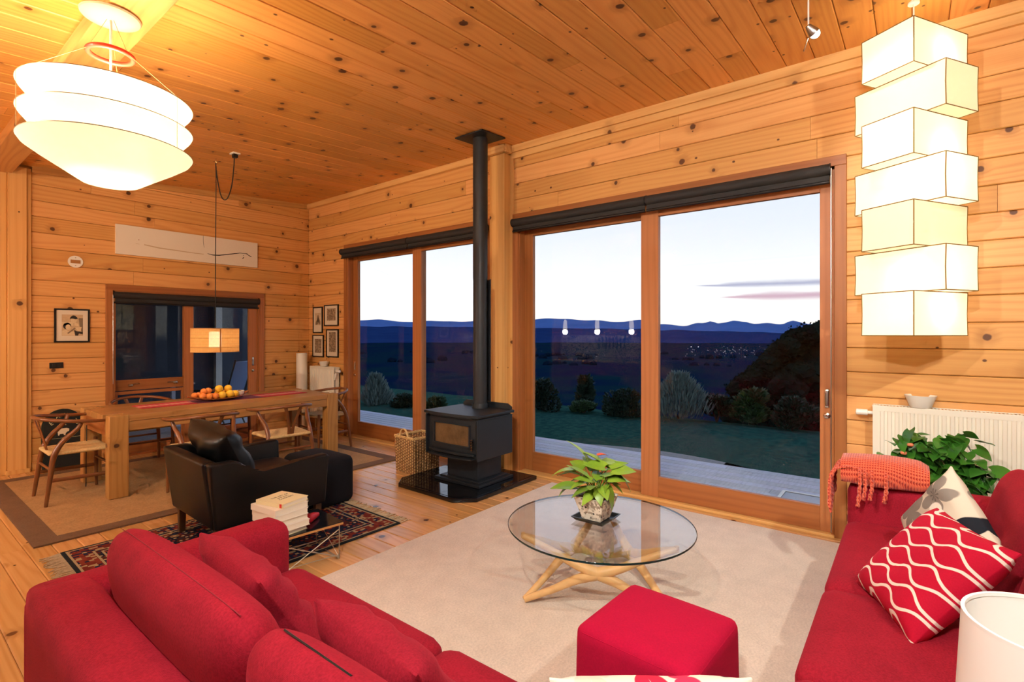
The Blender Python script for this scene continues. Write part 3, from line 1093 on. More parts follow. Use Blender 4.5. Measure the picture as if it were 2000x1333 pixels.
# ================================================================== rugs
def flat_rug(name, label, x0, x1, y0, y1, t, mat, rz=0.0):
    c = ((x0 + x1) / 2, (y0 + y1) / 2, 0)
    e = thing(name, label, 'rug', c, rz)
    obj('pile', box_bm(x0 - c[0], x1 - c[0], y0 - c[1], y1 - c[1], .0005, t, min(.004, t * .4)), mat, e)
    return e
flat_rug('carpet', 'large plain cream carpet under the glass coffee table', .62, 4.30, -1.6, 2.85, .012, M['carpet'])
rug = flat_rug('sisal_rug', 'brown-bordered sisal rug under the dining table', .90, 3.89, 4.96, 7.17, .010, M['sisal'])
c = rug.location
bor = boxes_bm([(.76 - c[0], .91 - c[0], 4.83 - c[1], 7.30 - c[1], .0005, .012), (3.88 - c[0], 4.02 - c[0], 4.83 - c[1], 7.30 - c[1], .0005, .012),
                (.91 - c[0], 3.88 - c[0], 4.83 - c[1], 4.97 - c[1], .0005, .012), (.91 - c[0], 3.88 - c[0], 7.16 - c[1], 7.30 - c[1], .0005, .012)])
obj('border', bor, M['sisal_edge'], rug, smooth=False)
PX0, PX1, PY0, PY1 = .84, 2.66, 3.20, 4.56
pr = thing('persian_rug', 'patterned navy and red fringed rug under the black armchair', 'rug', ((PX0 + PX1) / 2, (PY0 + PY1) / 2, 0), RAD(-1))
hx, hy = (PX1 - PX0) / 2, (PY1 - PY0) / 2
obj('pile', box_bm(-hx, hx, -hy, hy, .0005, .010, .003), persian(hx, hy), pr)
for s in (-1, 1):
    bm = new_bm()
    rr = random.Random(5 + s)
    n = 90
    for i in range(n):
        yy = -hy + .01 + (2 * hy - .02) * i / (n - 1)
        L = rr.uniform(.075, .115)
        add_tube(bm, [(s * hx, yy, .006), (s * (hx + L * .5), yy + rr.uniform(-.012, .012), .006), (s * (hx + L), yy + rr.uniform(-.022, .022), .004)], [.004, .004, .003], 4)
    tag(obj('fringe', bm, M['fringe'], pr), kind='stuff')

# ================================================================== dining table
TX0, TX1, TY0, TY1 = 1.39, 3.71, 5.66, 6.62
tc = ((TX0 + TX1) / 2, (TY0 + TY1) / 2, .012)
table = thing('dining_table', 'long heavy oak dining table with square legs', 'table', tc)
lx, ly = (TX1 - TX0) / 2, (TY1 - TY0) / 2
np_ = 5
for i in range(np_):      # planks of the top
    a = -ly + 2 * ly * i / np_
    b = -ly + 2 * ly * (i + 1) / np_
    ins = .15 if i in (0, np_ - 1) else 0
    obj('plank', box_bm(-lx + ins, lx - ins, a + .0006, b - .0006, .688, .745, .003), M['oak_x'], table)
for sx_ in (-1, 1):
    for sy_ in (-1, 1):
        x0, x1 = sorted((sx_ * (lx - .148), sx_ * lx))
        y0, y1 = sorted((sy_ * (ly - .115), sy_ * ly))
        cx_, cy_ = (x0 + x1) / 2, (y0 + y1) / 2
        obj('leg', box_bm(x0 - cx_, x1 - cx_, y0 - cy_, y1 - cy_, 0, .748, .006), M['oak_z'], table, (cx_, cy_, 0))
for s in (-1, 1):
    obj('apron', box_bm(-lx + .15, lx - .15, s * (ly - .02) - .0125, s * (ly - .02) + .0125, .60, .686, .003), M['oak_x'], table)
    obj('end_apron', box_bm(s * (lx - .03) - .0125, s * (lx - .03) + .0125, -ly + .118, ly - .118, .55, .686, .003), M['cedar_y'], table)

run = thing('table_runner', 'red woven runner lying along the dining table', 'table runner', (2.62, 6.17, .7585))
obj('cloth', box_bm(-.88, .88, -.16, .16, 0, .003), runner_mat(.16), run, smooth=False)

# fruit platter on the runner
dish = thing('platter', 'long curved wooden platter of fruit on the dining table', 'platter', (2.50, 6.12, .7625), RAD(4))
bm = new_bm()
rows = []
NU, NV = 24, 10
for layer in (0, 1):
    grid = []
    for i in range(NU + 1):
        u = -1 + 2 * i / NU
        half = .125 * (1 - abs(u) ** 2.4) + .012
        ln = []
        for j in range(NV + 1):
            v = -1 + 2 * j / NV
            zz = .004 + .055 * abs(u) ** 2.6 + .022 * v * v * (1 - .4 * abs(u)) + (.007 if layer else 0)
            ln.append(bm.verts.new((u * .33, v * half, zz)))
        grid.append(ln)
    rows.append(grid)
for i in range(NU):
    for j in range(NV):
        for g in rows:
            bm.faces.new((g[i][j], g[i + 1][j], g[i + 1][j + 1], g[i][j + 1]))
def rim_quad(a, b):
    bm.faces.new((rows[0][a[0]][a[1]], rows[0][b[0]][b[1]], rows[1][b[0]][b[1]], rows[1][a[0]][a[1]]))
for i in range(NU):
    rim_quad((i, 0), (i + 1, 0)); rim_quad((i, NV), (i + 1, NV))
for j in range(NV):
    rim_quad((0, j), (0, j + 1)); rim_quad((NU, j), (NU, j + 1))
obj('dish', bm, M['teak'], dish)

def peel(name, a, b_):
    m, t, b = new_mat(name)
    n, _ = t.noise(t.obj(), 22, 3)
    r = t.rand()
    t.put(b.inputs['Base Color'], t.mix(t.m('ADD', t.m('MULTIPLY', n, .7), t.m('MULTIPLY', r, .3)), a, b_))
    b.inputs['Roughness'].default_value = .5
    return m
apricot_m = peel('apricot_skin', srgb('#e2682a'), srgb('#f0a03c'))
citrus_m = peel('citrus_skin', srgb('#eeb022'), srgb('#f2c534'))
def fruit_bm(r, sq):
    return lathe_bm([(0, -r * sq)] + [(r * math.sin(PI * i / 12), -r * sq * math.cos(PI * i / 12)) for i in range(1, 12)] + [(r * .12, r * sq * .93), (0, r * sq * .86)], 18)
fruits = [(-.245, .02, .033, 0), (-.20, -.055, .034, 0), (-.195, .045, .036, 0), (-.135, -.06, .034, 0), (-.125, .02, .036, 0), (-.165, -.01, .034, 0, .055),
          (-.115, .0, .036, 0, .06), (-.065, -.055, .036, 0), (-.06, .02, .035, 0), (.005, -.055, .042, 1), (.0, .035, .042, 1), (-.005, -.01, .042, 1, .072),
          (.095, -.05, .044, 1), (.09, .04, .043, 1), (.095, -.01, .040, 1, .068), (.155, -.045, .038, 1)]
protos = {}
for f in fruits:
    fx, fy, r, kd = f[:4]
    lift = f[4] if len(f) > 4 else 0
    base = .763 + .011 + .055 * abs(fx / .33) ** 2.6 + .022 * (fy / .12) ** 2
    q = dish.matrix_basis
    wx = 2.50 + fx * math.cos(RAD(4)) - fy * math.sin(RAD(4))
    wy = 6.12 + fx * math.sin(RAD(4)) + fy * math.cos(RAD(4))
    key = (kd, r)
    if key not in protos:
        o = obj('citrus' if kd else 'apricot', fruit_bm(r, .97), citrus_m if kd else apricot_m, None, (wx, wy, base + r + lift))
        protos[key] = o
    else:
        o = protos[key].copy()
        COL.objects.link(o)
        o.location = (wx, wy, base + r + lift)
    o.rotation_euler = (rnd.uniform(-.5, .5), rnd.uniform(-.5, .5), rnd.uniform(0, 6))
    if kd:
        tag(o, 'yellow citrus fruit in the middle of the wooden platter', 'fruit', 'citrus fruit on the platter')
    else:
        tag(o, 'small orange apricot at the left end of the wooden platter', 'fruit', 'apricots on the platter')
bowl = thing('bowl', 'white straight-sided bowl on the right end of the fruit platter', 'bowl', (2.715, 6.15, .783), 0)
obj('body', lathe_bm([(0, 0), (.052, 0), (.062, .008), (.070, .062), (.066, .062), (.058, .012), (0, .010)], 32), M['ceramic'], bowl)
for i, (dx, dy, dz) in enumerate(((-.02, .0, .048), (.022, .018, .046), (.015, -.025, .047), (-.03, -.03, .035))):
    o = obj('walnut', fruit_bm(.02, 1.1), plain('walnut_shell_%d' % i, srgb('#9a7440'), .7, noise=.3, nscale=60, bumpy=.5), None, (2.715 + dx, 6.15 + dy, .783 + dz))
    tag(o, 'brown walnut lying in the white bowl on the platter', 'nut', 'walnuts in the white bowl')

# ================================================================== wishbone chairs
def make_chair(label, loc, rz, group):
    e = thing('wishbone_chair', label, 'chair', loc, rz, group)
    for s in (-1, 1):
        obj('leg', tube_bm([(.215, s * .245, 0), (.212, s * .243, .22), (.205, s * .238, .475)], [.0125, .018, .018], 10), M['chair_wood'], e)
        pts = spline([(-.245, s * .245, 0), (-.215, s * .235, .24), (-.185, s * .218, .43), (-.12, s * .222, .55), (-.035, s * .247, .64), (.0, s * .262, .712)], 5)
        obj('leg', tube_bm(pts, lerp_list([.0135, .019, .023, .022, .018, .014], 5), 10), M['chair_wood'], e)
    rail = [(.175, -.292, .700), (.06, -.288, .706), (-.07, -.272, .718), (-.185, -.215, .733), (-.262, -.115, .746), (-.288, 0, .75)]
    rail = rail + [(x, -y, z) for x, y, z in rail[-2::-1]]
    obj('back_rail', tube_bm(spline(rail, 5), lerp_list([.012] + [.0165] * 9 + [.012], 5), 10), M['chair_wood'], e)
    bm = new_bm()
    for s in (-1, 1):
        pts = spline([(-.195, s * .012, .43), (-.215, s * .022, .53), (-.248, s * .052, .65), (-.272, s * .082, .742)], 4)
        add_tube(bm, pts, lerp_list([.022, .018, .016, .018], 4), 8, flat=(.35, (1, 0, .25)))
    obj('splat', bm, M['chair_wood'], e)
    def seat_fn(p):
        k = (p.x + .22) / .44
        wdt = .86 + .14 * k
        sag = -.016 * max(0, 1 - (p.x / .21) ** 2) * max(0, 1 - (p.y / .24) ** 2)
        d = min(.21 - abs(p.x), .24 - abs(p.y))
        return Vector((p.x, p.y * wdt, p.z + sag))
    obj('seat', soft_bm(.44, .49, .034, .017, 12, seat_fn), M['cord_seat'], e, (0, 0, .438))
    for s in (-1, 1):
        obj('stretcher', tube_bm([(.212, s * .243, .205), (-.212, s * .234, .215)], [.017, .017], 8, flat=(.55, (0, 1, 0))), M['chair_wood'], e)
    obj('stretcher', tube_bm([(-.205, -.225, .30), (-.205, .225, .30)], .011, 8), M['chair_wood'], e)
    obj('stretcher', tube_bm([(.21, -.24, .285), (.21, .24, .285)], .011, 8), M['chair_wood'], e)
    return e
CG = 'wishbone chairs around the dining table'
chair0 = make_chair('wishbone chair at the left head of the table beside the chalkboard', (1.245, 6.11, .012), 0, CG)
def chair_at(label, x, y, rz):
    c = copy_tree(chair0)
    c.location = (x, y, .012)
    c.rotation_euler = (0, 0, rz)
    c['label'] = label
    return c
chair_at('wishbone chair at the right head of the table by the small radiator', 3.79, 6.10, PI - RAD(2))
chair_at('near-side wishbone chair whose seat is hidden behind the black armchair', 2.02, 5.27, PI / 2 - RAD(6))
chair_at('near-side wishbone chair above the black ottoman with its cord seat showing', 2.79, 5.28, PI / 2 - RAD(5))
chair_at('far-side wishbone chair tucked under the table left of the window mullion', 2.0, 6.92, -PI / 2)
chair_at('far-side wishbone chair tucked under the table below the fruit platter', 2.86, 6.92, -PI / 2 + RAD(3))

# ================================================================== black leather armchair
AC = thing('armchair', 'black leather armchair with wooden legs on the patterned rug', 'armchair', (1.86, 3.99, .010), RAD(-2))
HW = .43
def side_fn_bm(s):
    prof = [(-.40, .19), (.385, .19), (.395, .555), (.375, .575), (.15, .56), (-.10, .535), (-.17, .54), (-.215, .58), (-.25, .625), (-.30, .645), (-.455, .645)]
    bm = new_bm()
    y0, y1 = (HW - .075, HW) if s > 0 else (-HW, -HW + .075)
    add_prism(bm, prof, y0, y1, 'y')
    bmesh.ops.bevel(bm, geom=list(bm.edges), offset=.018, segments=3, profile=.6, affect='EDGES')
    for v in bm.verts:      # panels lean outwards
        v.co.y += s * (v.co.z - .4) * .10
    return bm
for s in (-1, 1):
    obj('arm_panel', side_fn_bm(s), M['leather'], AC, angle=50)
bm = box_bm(-.045, .045, -HW + .04, HW - .04, 0, .46, .02, 3)
for v in bm.verts:
    v.co.x -= v.co.z * .14
obj('backrest', bm, M['leather'], AC, (-.365, 0, .19), angle=50)
obj('seat_base', box_bm(-.36, .365, -HW + .08, HW - .08, .19, .29, .012), M['leather'], AC)
obj('seat_cushion', soft_bm(.70, .69, .16, .05, 10, lambda p: Vector((p.x, p.y, p.z + (.02 * (1 - (p.x / .35) ** 2) * (1 - (p.y / .35) ** 2) if p.z > 0 else 0)))), M['leather'], AC, (.03, 0, .365))
for sx_, xx in ((-1, -.36), (1, .35)):
    for s in (-1, 1):
        bm = box_bm(-.024, .024, -.024, .024, 0, .195, .003)
        for v in bm.verts:
            k = .82 + .18 * v.co.z / .19
            v.co.x *= k; v.co.y *= k
        obj('leg', bm, M['arm_leg'], AC, (xx, s * .345, 0))

def pillow_bm(wd, ht, th, n=16, pinch=.12, wrinkle=0.0, seed=1):
    """square cushion: full in the middle, thin at the seam, corners drawn out"""
    rr = random.Random(seed)
    ph = [(rr.uniform(5, 14), rr.uniform(5, 14), rr.uniform(0, 6)) for _ in range(5)]
    bm = new_bm()
    lay = []
    for s in (1, -1):
        g = []
        for i in range(n + 1):
            ln = []
            for j in range(n + 1):
                u, v = -1 + 2 * i / n, -1 + 2 * j / n
                px = u * (1 - pinch * (1 - abs(u)) * 0 - pinch * .5 * (1 - v * v) * abs(u) ** 3)
                py = v * (1 - pinch * .5 * (1 - u * u) * abs(v) ** 3)
                h = ((1 - u ** 4) * (1 - v ** 4)) ** .55
                wz = 0
                if wrinkle:
                    for a, b, c_ in ph:
                        wz += math.sin(a * u + b * v + c_)
                    wz *= wrinkle * .12 * h
                ln.append((px * wd / 2, py * ht / 2, s * (h * th / 2 + .003) + wz))
            g.append(ln)
        lay.append(g)
    V = []
    for g in lay:
        V.append([[bm.verts.new(p) for p in ln] for ln in g])
    for k in (0, 1):
        for i in range(n):
            for j in range(n):
                bm.faces.new((V[k][i][j], V[k][i + 1][j], V[k][i + 1][j + 1], V[k][i][j + 1]))
    edge = [(i, 0) for i in range(n)] + [(n, j) for j in range(n)] + [(n - i, n) for i in range(n)] + [(0, n - j) for j in range(n)]
    for a, b in zip(edge, edge[1:] + edge[:1]):
        bm.faces.new((V[0][a[0]][a[1]], V[0][b[0]][b[1]], V[1][b[0]][b[1]], V[1][a[0]][a[1]]))
    return bm

def place_frame(o, centre, xdir, ydir):
    x = Vector(xdir).normalized()
    y = Vector(ydir)
    y = (y - x * y.dot(x)).normalized()
    z_ = x.cross(y)
    o.matrix_basis = Matrix.Translation(centre) @ rot_axes(x, y, z_)
    return o

cu = thing('cushion', 'slouched black leather cushion leaning in the armchair', 'cushion')
obj('cover', pillow_bm(.60, .46, .22, 20, .06, .03, 4), M['leather'], cu)
place_frame(cu, (1.655, 4.00, .63), (.0, 1, .10), (-.52, 0, 1))

# black ottoman
bo = thing('ottoman', 'dark charcoal cloth ottoman in front of the black armchair', 'ottoman', (2.55, 4.20, .010), RAD(3))
obj('body', soft_bm(.38, .56, .41, .06, 10, lambda p: Vector((p.x, p.y, p.z + (.02 * (1 - (p.x / .19) ** 2) * (1 - (p.y / .28) ** 2) if p.z > .15 else 0)))), M['black_wool'], bo, (0, 0, .206))
for a in (-.14, .14):
    for b in (-.22, .22):
        obj('foot', tube_bm([(a, b, 0), (a, b, .012)], .02, 10), M['black'], bo)

# low wire-legged table with books
ST = thing('side_table', 'low black-topped wire-legged table carrying the stack of books', 'side table', (1.80, 3.185, 0), RAD(-5))
obj('top', box_bm(-.215, .215, -.18, .18, .247, .252, .001), plain('black_laminate', srgb('#0b0c12'), .12, spec=.6), ST)
obj('edge', box_bm(-.215, .215, -.18, .18, .232, .2465, .002), M['ply'], ST)
for s in (-1, 1):
    for (a, b) in (((s * .195, -.16, .004), (s * .195, -.16, .232)), ((s * .195, .16, .004), (s * .195, .16, .232))):
        obj('leg', tube_bm([a, b], .0035, 6), M['wire'], ST)
    obj('brace', tube_bm([(s * .195, -.16, .2), (s * .195, .16, .012)], .003, 6), M['wire'], ST)
    obj('brace', tube_bm([(s * .195, .16, .2), (s * .195, -.16, .012)], .003, 6), M['wire'], ST)
    obj('runner_bar', tube_bm([(s * .195, -.16, .006), (s * .195, .16, .006)], .0045, 6), M['wire'], ST)
    obj('brace', tube_bm([(-s * .195, -.16, .015), (s * .195, -.16, .2)], .0035, 6), M['wire'], ST)
    obj('brace', tube_bm([(-.195, s * .16, .05), (.195, s * .16, .03)], .003, 6), M['wire'], ST)

def book(label, loc, rz, w_, d, t, cover, tilt=0.0):
    e = thing('book', label, 'book', loc, rz, 'books stacked on the low table')
    e.rotation_euler = (0, tilt, rz)
    obj('cover', boxes_bm([(-w_ / 2, w_ / 2, -d / 2, d / 2, 0, .0025), (-w_ / 2, w_ / 2, -d / 2, d / 2, t - .0025, t), (-w_ / 2, -w_ / 2 + .003, -d / 2, d / 2, .0025, t - .0025)]), cover, e, smooth=False)
    obj('pages', box_bm(-w_ / 2 + .004, w_ / 2 - .004, -d / 2 + .004, d / 2 - .004, .003, t - .003), M['paper_page'], e, smooth=False)
    return e
zb = .2525
b_x, b_y = 1.665, 3.17
stack = [('thin pale book at the bottom of the stack on the low table', .030, .20, .24, M['book_cream'], 3), ('pale pink-edged book second from the bottom of the stack', .036, .22, .27, M['book_white'], -2),
         ('cream book with a red line, third from the bottom of the stack', .034, .22, .26, M['book_white'], 1), ('thick white book third from the top of the stack', .038, .22, .27, M['book_white'], -1),
         ('white book directly under the cream titled book', .036, .23, .26, M['book_white'], 2)]
for lb, tk, ww, dd, mt, rr_ in stack:
    book(lb, (b_x + rnd.uniform(-.006, .006), b_y + rnd.uniform(-.006, .006), zb), RAD(rr_ + 4), ww, dd, tk, mt)
    zb += tk + .0005
tb = book('cream paperback titled in small capitals on top of the stack', (b_x + .01, b_y + .0, zb + .001), RAD(14), .20, .235, .026, M['book_cream'])
obj('bookmark', box_bm(-.102, -.1005, -.105, -.088, .002, .025), M['red_plastic'], tb, smooth=False)
def text_bm(txt, size):
    cu_ = bpy.data.curves.new('lettering', 'FONT')
    cu_.body = txt
    cu_.size = size
    cu_.align_x = 'CENTER'
    cu_.align_y = 'CENTER'
    cu_.extrude = .0002
    o = bpy.data.objects.new('lettering', cu_)
    COL.objects.link(o)
    bpy.context.view_layer.update()
    me = bpy.data.meshes.new_from_object(o.evaluated_get(bpy.context.evaluated_depsgraph_get()))
    bm = new_bm()
    bm.from_mesh(me)
    bpy.data.objects.remove(o)
    bpy.data.meshes.remove(me)
    return bm
for i, (tx, sz) in enumerate((('THE ART OF', .024), ('SIMPLICITY', .018), ('COOKERY', .024))):
    o = obj('lettering', text_bm(tx, sz), M['ink'], tb, (.01 + .0, .035 - i * .03, .0263), (0, 0, 0), smooth=False)
cas = thing('spectacle_case', 'small red pouch beside the books on the low table', 'pouch', (1.885, 3.18, .2525), RAD(20))
obj('body', soft_bm(.12, .065, .04, .017, 8, lambda p: Vector((p.x, p.y * (1 - .35 * (p.x / .05)), p.z * (1 - .3 * (p.x / .05))))), plain('red_pouch', srgb('#b01220'), .5, noise=.1), cas, (0, 0, .02))

# ================================================================== red sofa on the left
def sofa_arm_bm(L, wd, h):
    return soft_bm(L, wd, h, .055, 10)
S1 = thing('sofa', 'red wool sofa in the left foreground, seen over its back', 'sofa', (.80, 1.27, .0), 0)
# local: x -.46 (back) .. +.46 (front edge), y -1.18 .. 1.18
def back_fn(p):
    return Vector((p.x - .05 * (p.z + .25), p.y, p.z))
obj('back', soft_bm(.20, 2.36, .50, .06, 12), M['red_sofa'], S1, (-.355, 0, .385))
obj('base', box_bm(-.30, .44, -1.15, 1.15, .10, .30, .02), M['red_sofa'], S1)
for s, nm in ((1, 'arm'), (-1, 'arm')):
    obj(nm, soft_bm(.90, .20, .50, .075, 12, lambda p: Vector((p.x, p.y, p.z + (.015 * p.x if p.z > 0 else 0)))), M['red_sofa'], S1, (.0, s * 1.08, .385))
for a, b in ((.005, .975), (-.975, -.005)):
    obj('seat_cushion', soft_bm(.74, b - a, .17, .05, 12, lambda p: Vector((p.x, p.y, p.z + (.018 * (1 - (p.x / .37) ** 2) * (1 - (p.y / .49) ** 2) if p.z > 0 else 0)))), M['red_sofa'], S1, (.10, (a + b) / 2, .355))
for a, b in ((-.36, -1.05), (-.36, 1.05), (.36, -1.05), (.36, 1.05)):
    obj('foot', tube_bm([(a, b, .0125), (a, b, .105)], .022, 10), M['arm_leg'], S1)

def back_cushion(parent, y0, y1, label=None, tilt=-16, h=.46, t=.21, z=.60, x=-.17, mat='red_sofa'):
    def fn(p):
        q = Vector(p)
        k = 1 - .35 * max(0, q.z / (h / 2)) ** 2
        q.x *= k
        bul = (1 - (q.y / ((y1 - y0) / 2)) ** 4)
        q.x *= .75 + .25 * bul
        q.z += .012 * bul if q.z > 0 else 0
        return q
    o = obj('back_cushion', soft_bm(t, y1 - y0, h, .09, 14, fn), M[mat], parent, (x, (y0 + y1) / 2, z), (0, RAD(tilt), 0))
    return o
bc = back_cushion(S1, -.06, .93)
seam = [(-.105, -.455 + .91 * i / 12, .2285) for i in range(13)]
obj('seam', tube_bm([(.0, -.44 + .88 * i / 24, .2305 + .012 * (1 - ((-.44 + .88 * i / 24) / .495) ** 4)) for i in range(25)], .0014, 5), plain('seam_thread', srgb('#8a1a28'), .9), bc)
bc2 = back_cushion(S1, -.99, -.03, tilt=-20, x=-.14, z=.585)
obj('zip', tube_bm([(.03, .12 + .26 * i / 6, .2365) for i in range(7)], .0026, 5), M['black'], bc2)

def throw_pillow(name, label, mat, centre, xd, yd, wd, ht, th, seed=1, wr=.012, grp=None):
    e = thing(name, label, 'cushion', group=grp)
    obj('cover', pillow_bm(wd, ht, th, 18, .14, wr, seed), mat, e)
    place_frame(e, centre, xd, yd)
    return e
throw_pillow('cushion', 'soft red cushion sagging against the far back cushion of the left sofa', M['red_wool2'], (.865, 1.78, .585), (.12, 1, -.04), (-.52, 0, .85), .62, .42, .15, 3, .04)
throw_pillow('cushion', 'soft red cushion at the bottom edge of the picture on the left sofa', M['red_wool2'], (.90, 1.10, .57), (.10, 1, -.02), (-.55, 0, .83), .50, .40, .15, 5, .03)
throw_pillow('cushion', 'pale floral cushion with red petals just showing in front of the red ottoman', M['floral_red'], (1.03, .44, .617), (.62, -.79, 0), (-.08, -.10, 1), .42, .34, .12, 8, .01)

# ================================================================== red sofa on the right
S2 = thing('sofa', 'red wool sofa on the right below the radiator, with printed cushions', 'sofa', (2.62, -.16, .0), 0)
# local: x -1.15 .. 1.15, front edge y = +.46
obj('base', box_bm(-1.17, .90, -.36, .43, .10, .30, .02), M['red_sofa'], S2)
obj('back', soft_bm(2.32, .20, .50, .06, 12), M['red_sofa'], S2, (-.02, -.40, .385))
obj('arm', soft_bm(.20, .92, .52, .07, 12), M['red_sofa'], S2, (1.01, .0, .385))
for a, b in ((-.085, .905), (-.79, -.09), (-1.18, -.795)):
    obj('seat_cushion', soft_bm(b - a, .80, .17, .05, 12, lambda p: Vector((p.x, p.y, p.z + (.014 * (1 - (p.y / .40) ** 2) if p.z > 0 else 0)))), M['red_sofa'], S2, ((a + b) / 2, .06, .355))
for a, b in ((1.0, .38), (1.0, -.38), (-1.1, .36), (-1.1, -.38)):
    obj('foot', tube_bm([(a, b, .0125), (a, b, .14)], .022, 10), M['arm_leg'], S2)
def back_cushion_y(parent, x0, x1):
    W_ = x1 - x0
    def fn(p):
        q = Vector(p)
        q.y *= 1 - .3 * max(0, q.z / .24) ** 2
        bul = 1 - (q.x / (W_ / 2)) ** 4
        q.y *= .75 + .25 * bul
        return q
    return obj('back_cushion', soft_bm(W_, .20, .46, .09, 14, fn), M['red_sofa'], parent, ((x0 + x1) / 2, -.215, .63), (RAD(14), 0, 0))
back_cushion_y(S2, -.08, .885)
back_cushion_y(S2, -1.15, -.10)
throw_pillow('cushion', 'bright red cushion printed with white wavy lines on the right sofa', M['wave_print'], (2.47, -.045, .615), (.91, .41, 0), (.29, -.6, .745), .46, .46, .15, 11, .012)
throw_pillow('cushion', 'cream floral cushion with grey and black flowers behind the wavy-lined cushion', M['floral'], (2.98, -.13, .60), (.62, .35, .62), (-.60, -.45, .66), .44, .44, .14, 12, .012)

# red ottoman
ro = thing('ottoman', 'bright crimson cube ottoman on the cream carpet in the foreground', 'ottoman', (1.86, .755, .0125), RAD(-3))
obj('body', soft_bm(.455, .455, .40, .035, 12, lambda p: Vector((p.x * (1 + .03 * (.2 - p.z) / .4), p.y * (1 + .03 * (.2 - p.z) / .4), p.z + (.014 * (1 - (p.x / .23) ** 2) * (1 - (p.y / .23) ** 2) if p.z > .15 else 0)))), M['red_pouf'], ro, (0, 0, .205))
bm = new_bm()
h_ = .2225
add_tube(bm, [(-h_, -h_ + .03, .385), (-h_, h_ - .03, .385)], .0025, 5)
add_tube(bm, [(-h_ + .03, -h_, .385), (h_ - .03, -h_, .385)], .0025, 5)
obj('piping', bm, M['red_pouf'], ro)

# coral knitted throw over the arm of the right sofa
th = thing('throw_blanket', 'folded coral knitted throw with a twisted fringe on the sofa arm', 'blanket', (3.615, .09, .645), RAD(0))
def roll_bm():
    bm = new_bm()
    n, m_ = 22, 28
    rings = []
    for i in range(n + 1):
        v = i / n
        yy = .235 - .40 * v
        ring = []
        for j in range(m_):
            a = 2 * PI * j / m_
            rx = .125 + .006 * math.sin(9 * v + a)
            rz_ = .078 * (1 + .25 * math.sin(PI * v)) * (1 - .25 * max(0, (v - .9) / .1))
            ca, sa = math.cos(a), math.sin(a)
            x_ = rx * math.copysign(abs(ca) ** .7, ca)
            z_ = rz_ * math.copysign(abs(sa) ** .8, sa) + .062
            if sa < 0:
                z_ = max(z_, -.0) 
            ring.append(bm.verts.new((x_ - .012 * math.sin(5 * v), yy, z_)))
        rings.append(ring)
    for i in range(n):
        for j in range(m_):
            bm.faces.new((rings[i][j], rings[i][(j + 1) % m_], rings[i + 1][(j + 1) % m_], rings[i + 1][j]))
    bm.faces.new(rings[0]); bm.faces.new(rings[-1][::-1])
    bmesh.ops.bevel(bm, geom=[e for e in bm.edges if len(e.link_faces) == 2 and e.calc_face_angle(0) > 1.0], offset=.02, segments=3, affect='EDGES')
    return bm
obj('folded_body', roll_bm(), M['knit'], th, angle=60)
rr = random.Random(9)
def tassel(pts):
    sp = spline(pts, 8)
    bm = new_bm()
    for ph in (0, PI):
        add_tube(bm, [p + Vector((.005 * math.cos(k_ * 1.0 + ph), .005 * math.sin(k_ * 1.0 + ph), 0)) for k_, p in enumerate(sp)], .0068, 5)
    obj('tassel', bm, M['knit'], th)
for i in range(15):      # twisted tassels falling over the front end
    xx = -.128 + .25 * i / 14
    L = rr.uniform(.09, .17) * (1.15 if i < 5 else .8)
    top_ = .118 if abs(xx) < .1 else .09
    tassel([(xx * .95, .13, top_), (xx, .20, top_ + .006), (xx * 1.03, .262, .07), (xx * 1.05 - .012, .285, .0), (xx * 1.05 - .02 + rr.uniform(-.012, .012), .285, -L)])
for yy_ in (.02, .085, .115, .14):
    L = rr.uniform(.05, .13)
    tassel([(-.10, yy_, .115), (-.142, yy_, .07), (-.150, yy_, .0), (-.152, yy_ + .01, -L)])
# ================================================================== glass coffee table
CT = thing('coffee_table', 'round glass coffee table on a sculpted pale wooden base', 'coffee table', (2.64, 1.42, .0125))
top = obj('glass_top', lathe_bm([(0, .388), (.524, .388), (.528, .391), (.528, .397), (.524, .400), (0, .400)], 72), M['glass_table'], CT, angle=15)
obj('edge', lathe_bm([(.5285, .3885), (.5305, .3905), (.5305, .3975), (.5285, .3995)], 72, close=True), M['glass_edge'], top)
ang = [RAD(143), RAD(267), RAD(25)]
tips = [Vector((.46 * math.cos(a), .46 * math.sin(a), .370)) for a in ang]
feet = [Vector((.45 * math.cos(a), .45 * math.sin(a), .018)) for a in ang]
nodes = []
for i in range(3):
    a = (ang[i] + ang[(i + 1) % 3] + (2 * PI if ang[(i + 1) % 3] < ang[i] else 0)) / 2
    nodes.append(Vector((.20 * math.cos(a), .20 * math.sin(a), .195)))
for i in range(3):
    j = (i + 1) % 3
    bm = new_bm()
    N = nodes[i]
    for e_, r0 in ((tips[i], .017), (tips[j], .017), (feet[i], .018), (feet[j], .018)):
        d = e_ - N
        side = Vector((d.x, d.y, 0)).normalized()
        mid = N + d * .30
        mid.z = N.z + d.z * .25
        add_tube(bm, spline([N - d * .06, N + d * .04, mid, N + d * .62, e_], 5), lerp_list([.03, .031, .025, .0195, r0], 5), 12)
    obj('strut', bm, M['ash'], CT)
for p in tips:
    obj('pad', tube_bm([p + Vector((0, 0, .004)), p + Vector((0, 0, .0178))], .012, 12), M['ash'], CT)

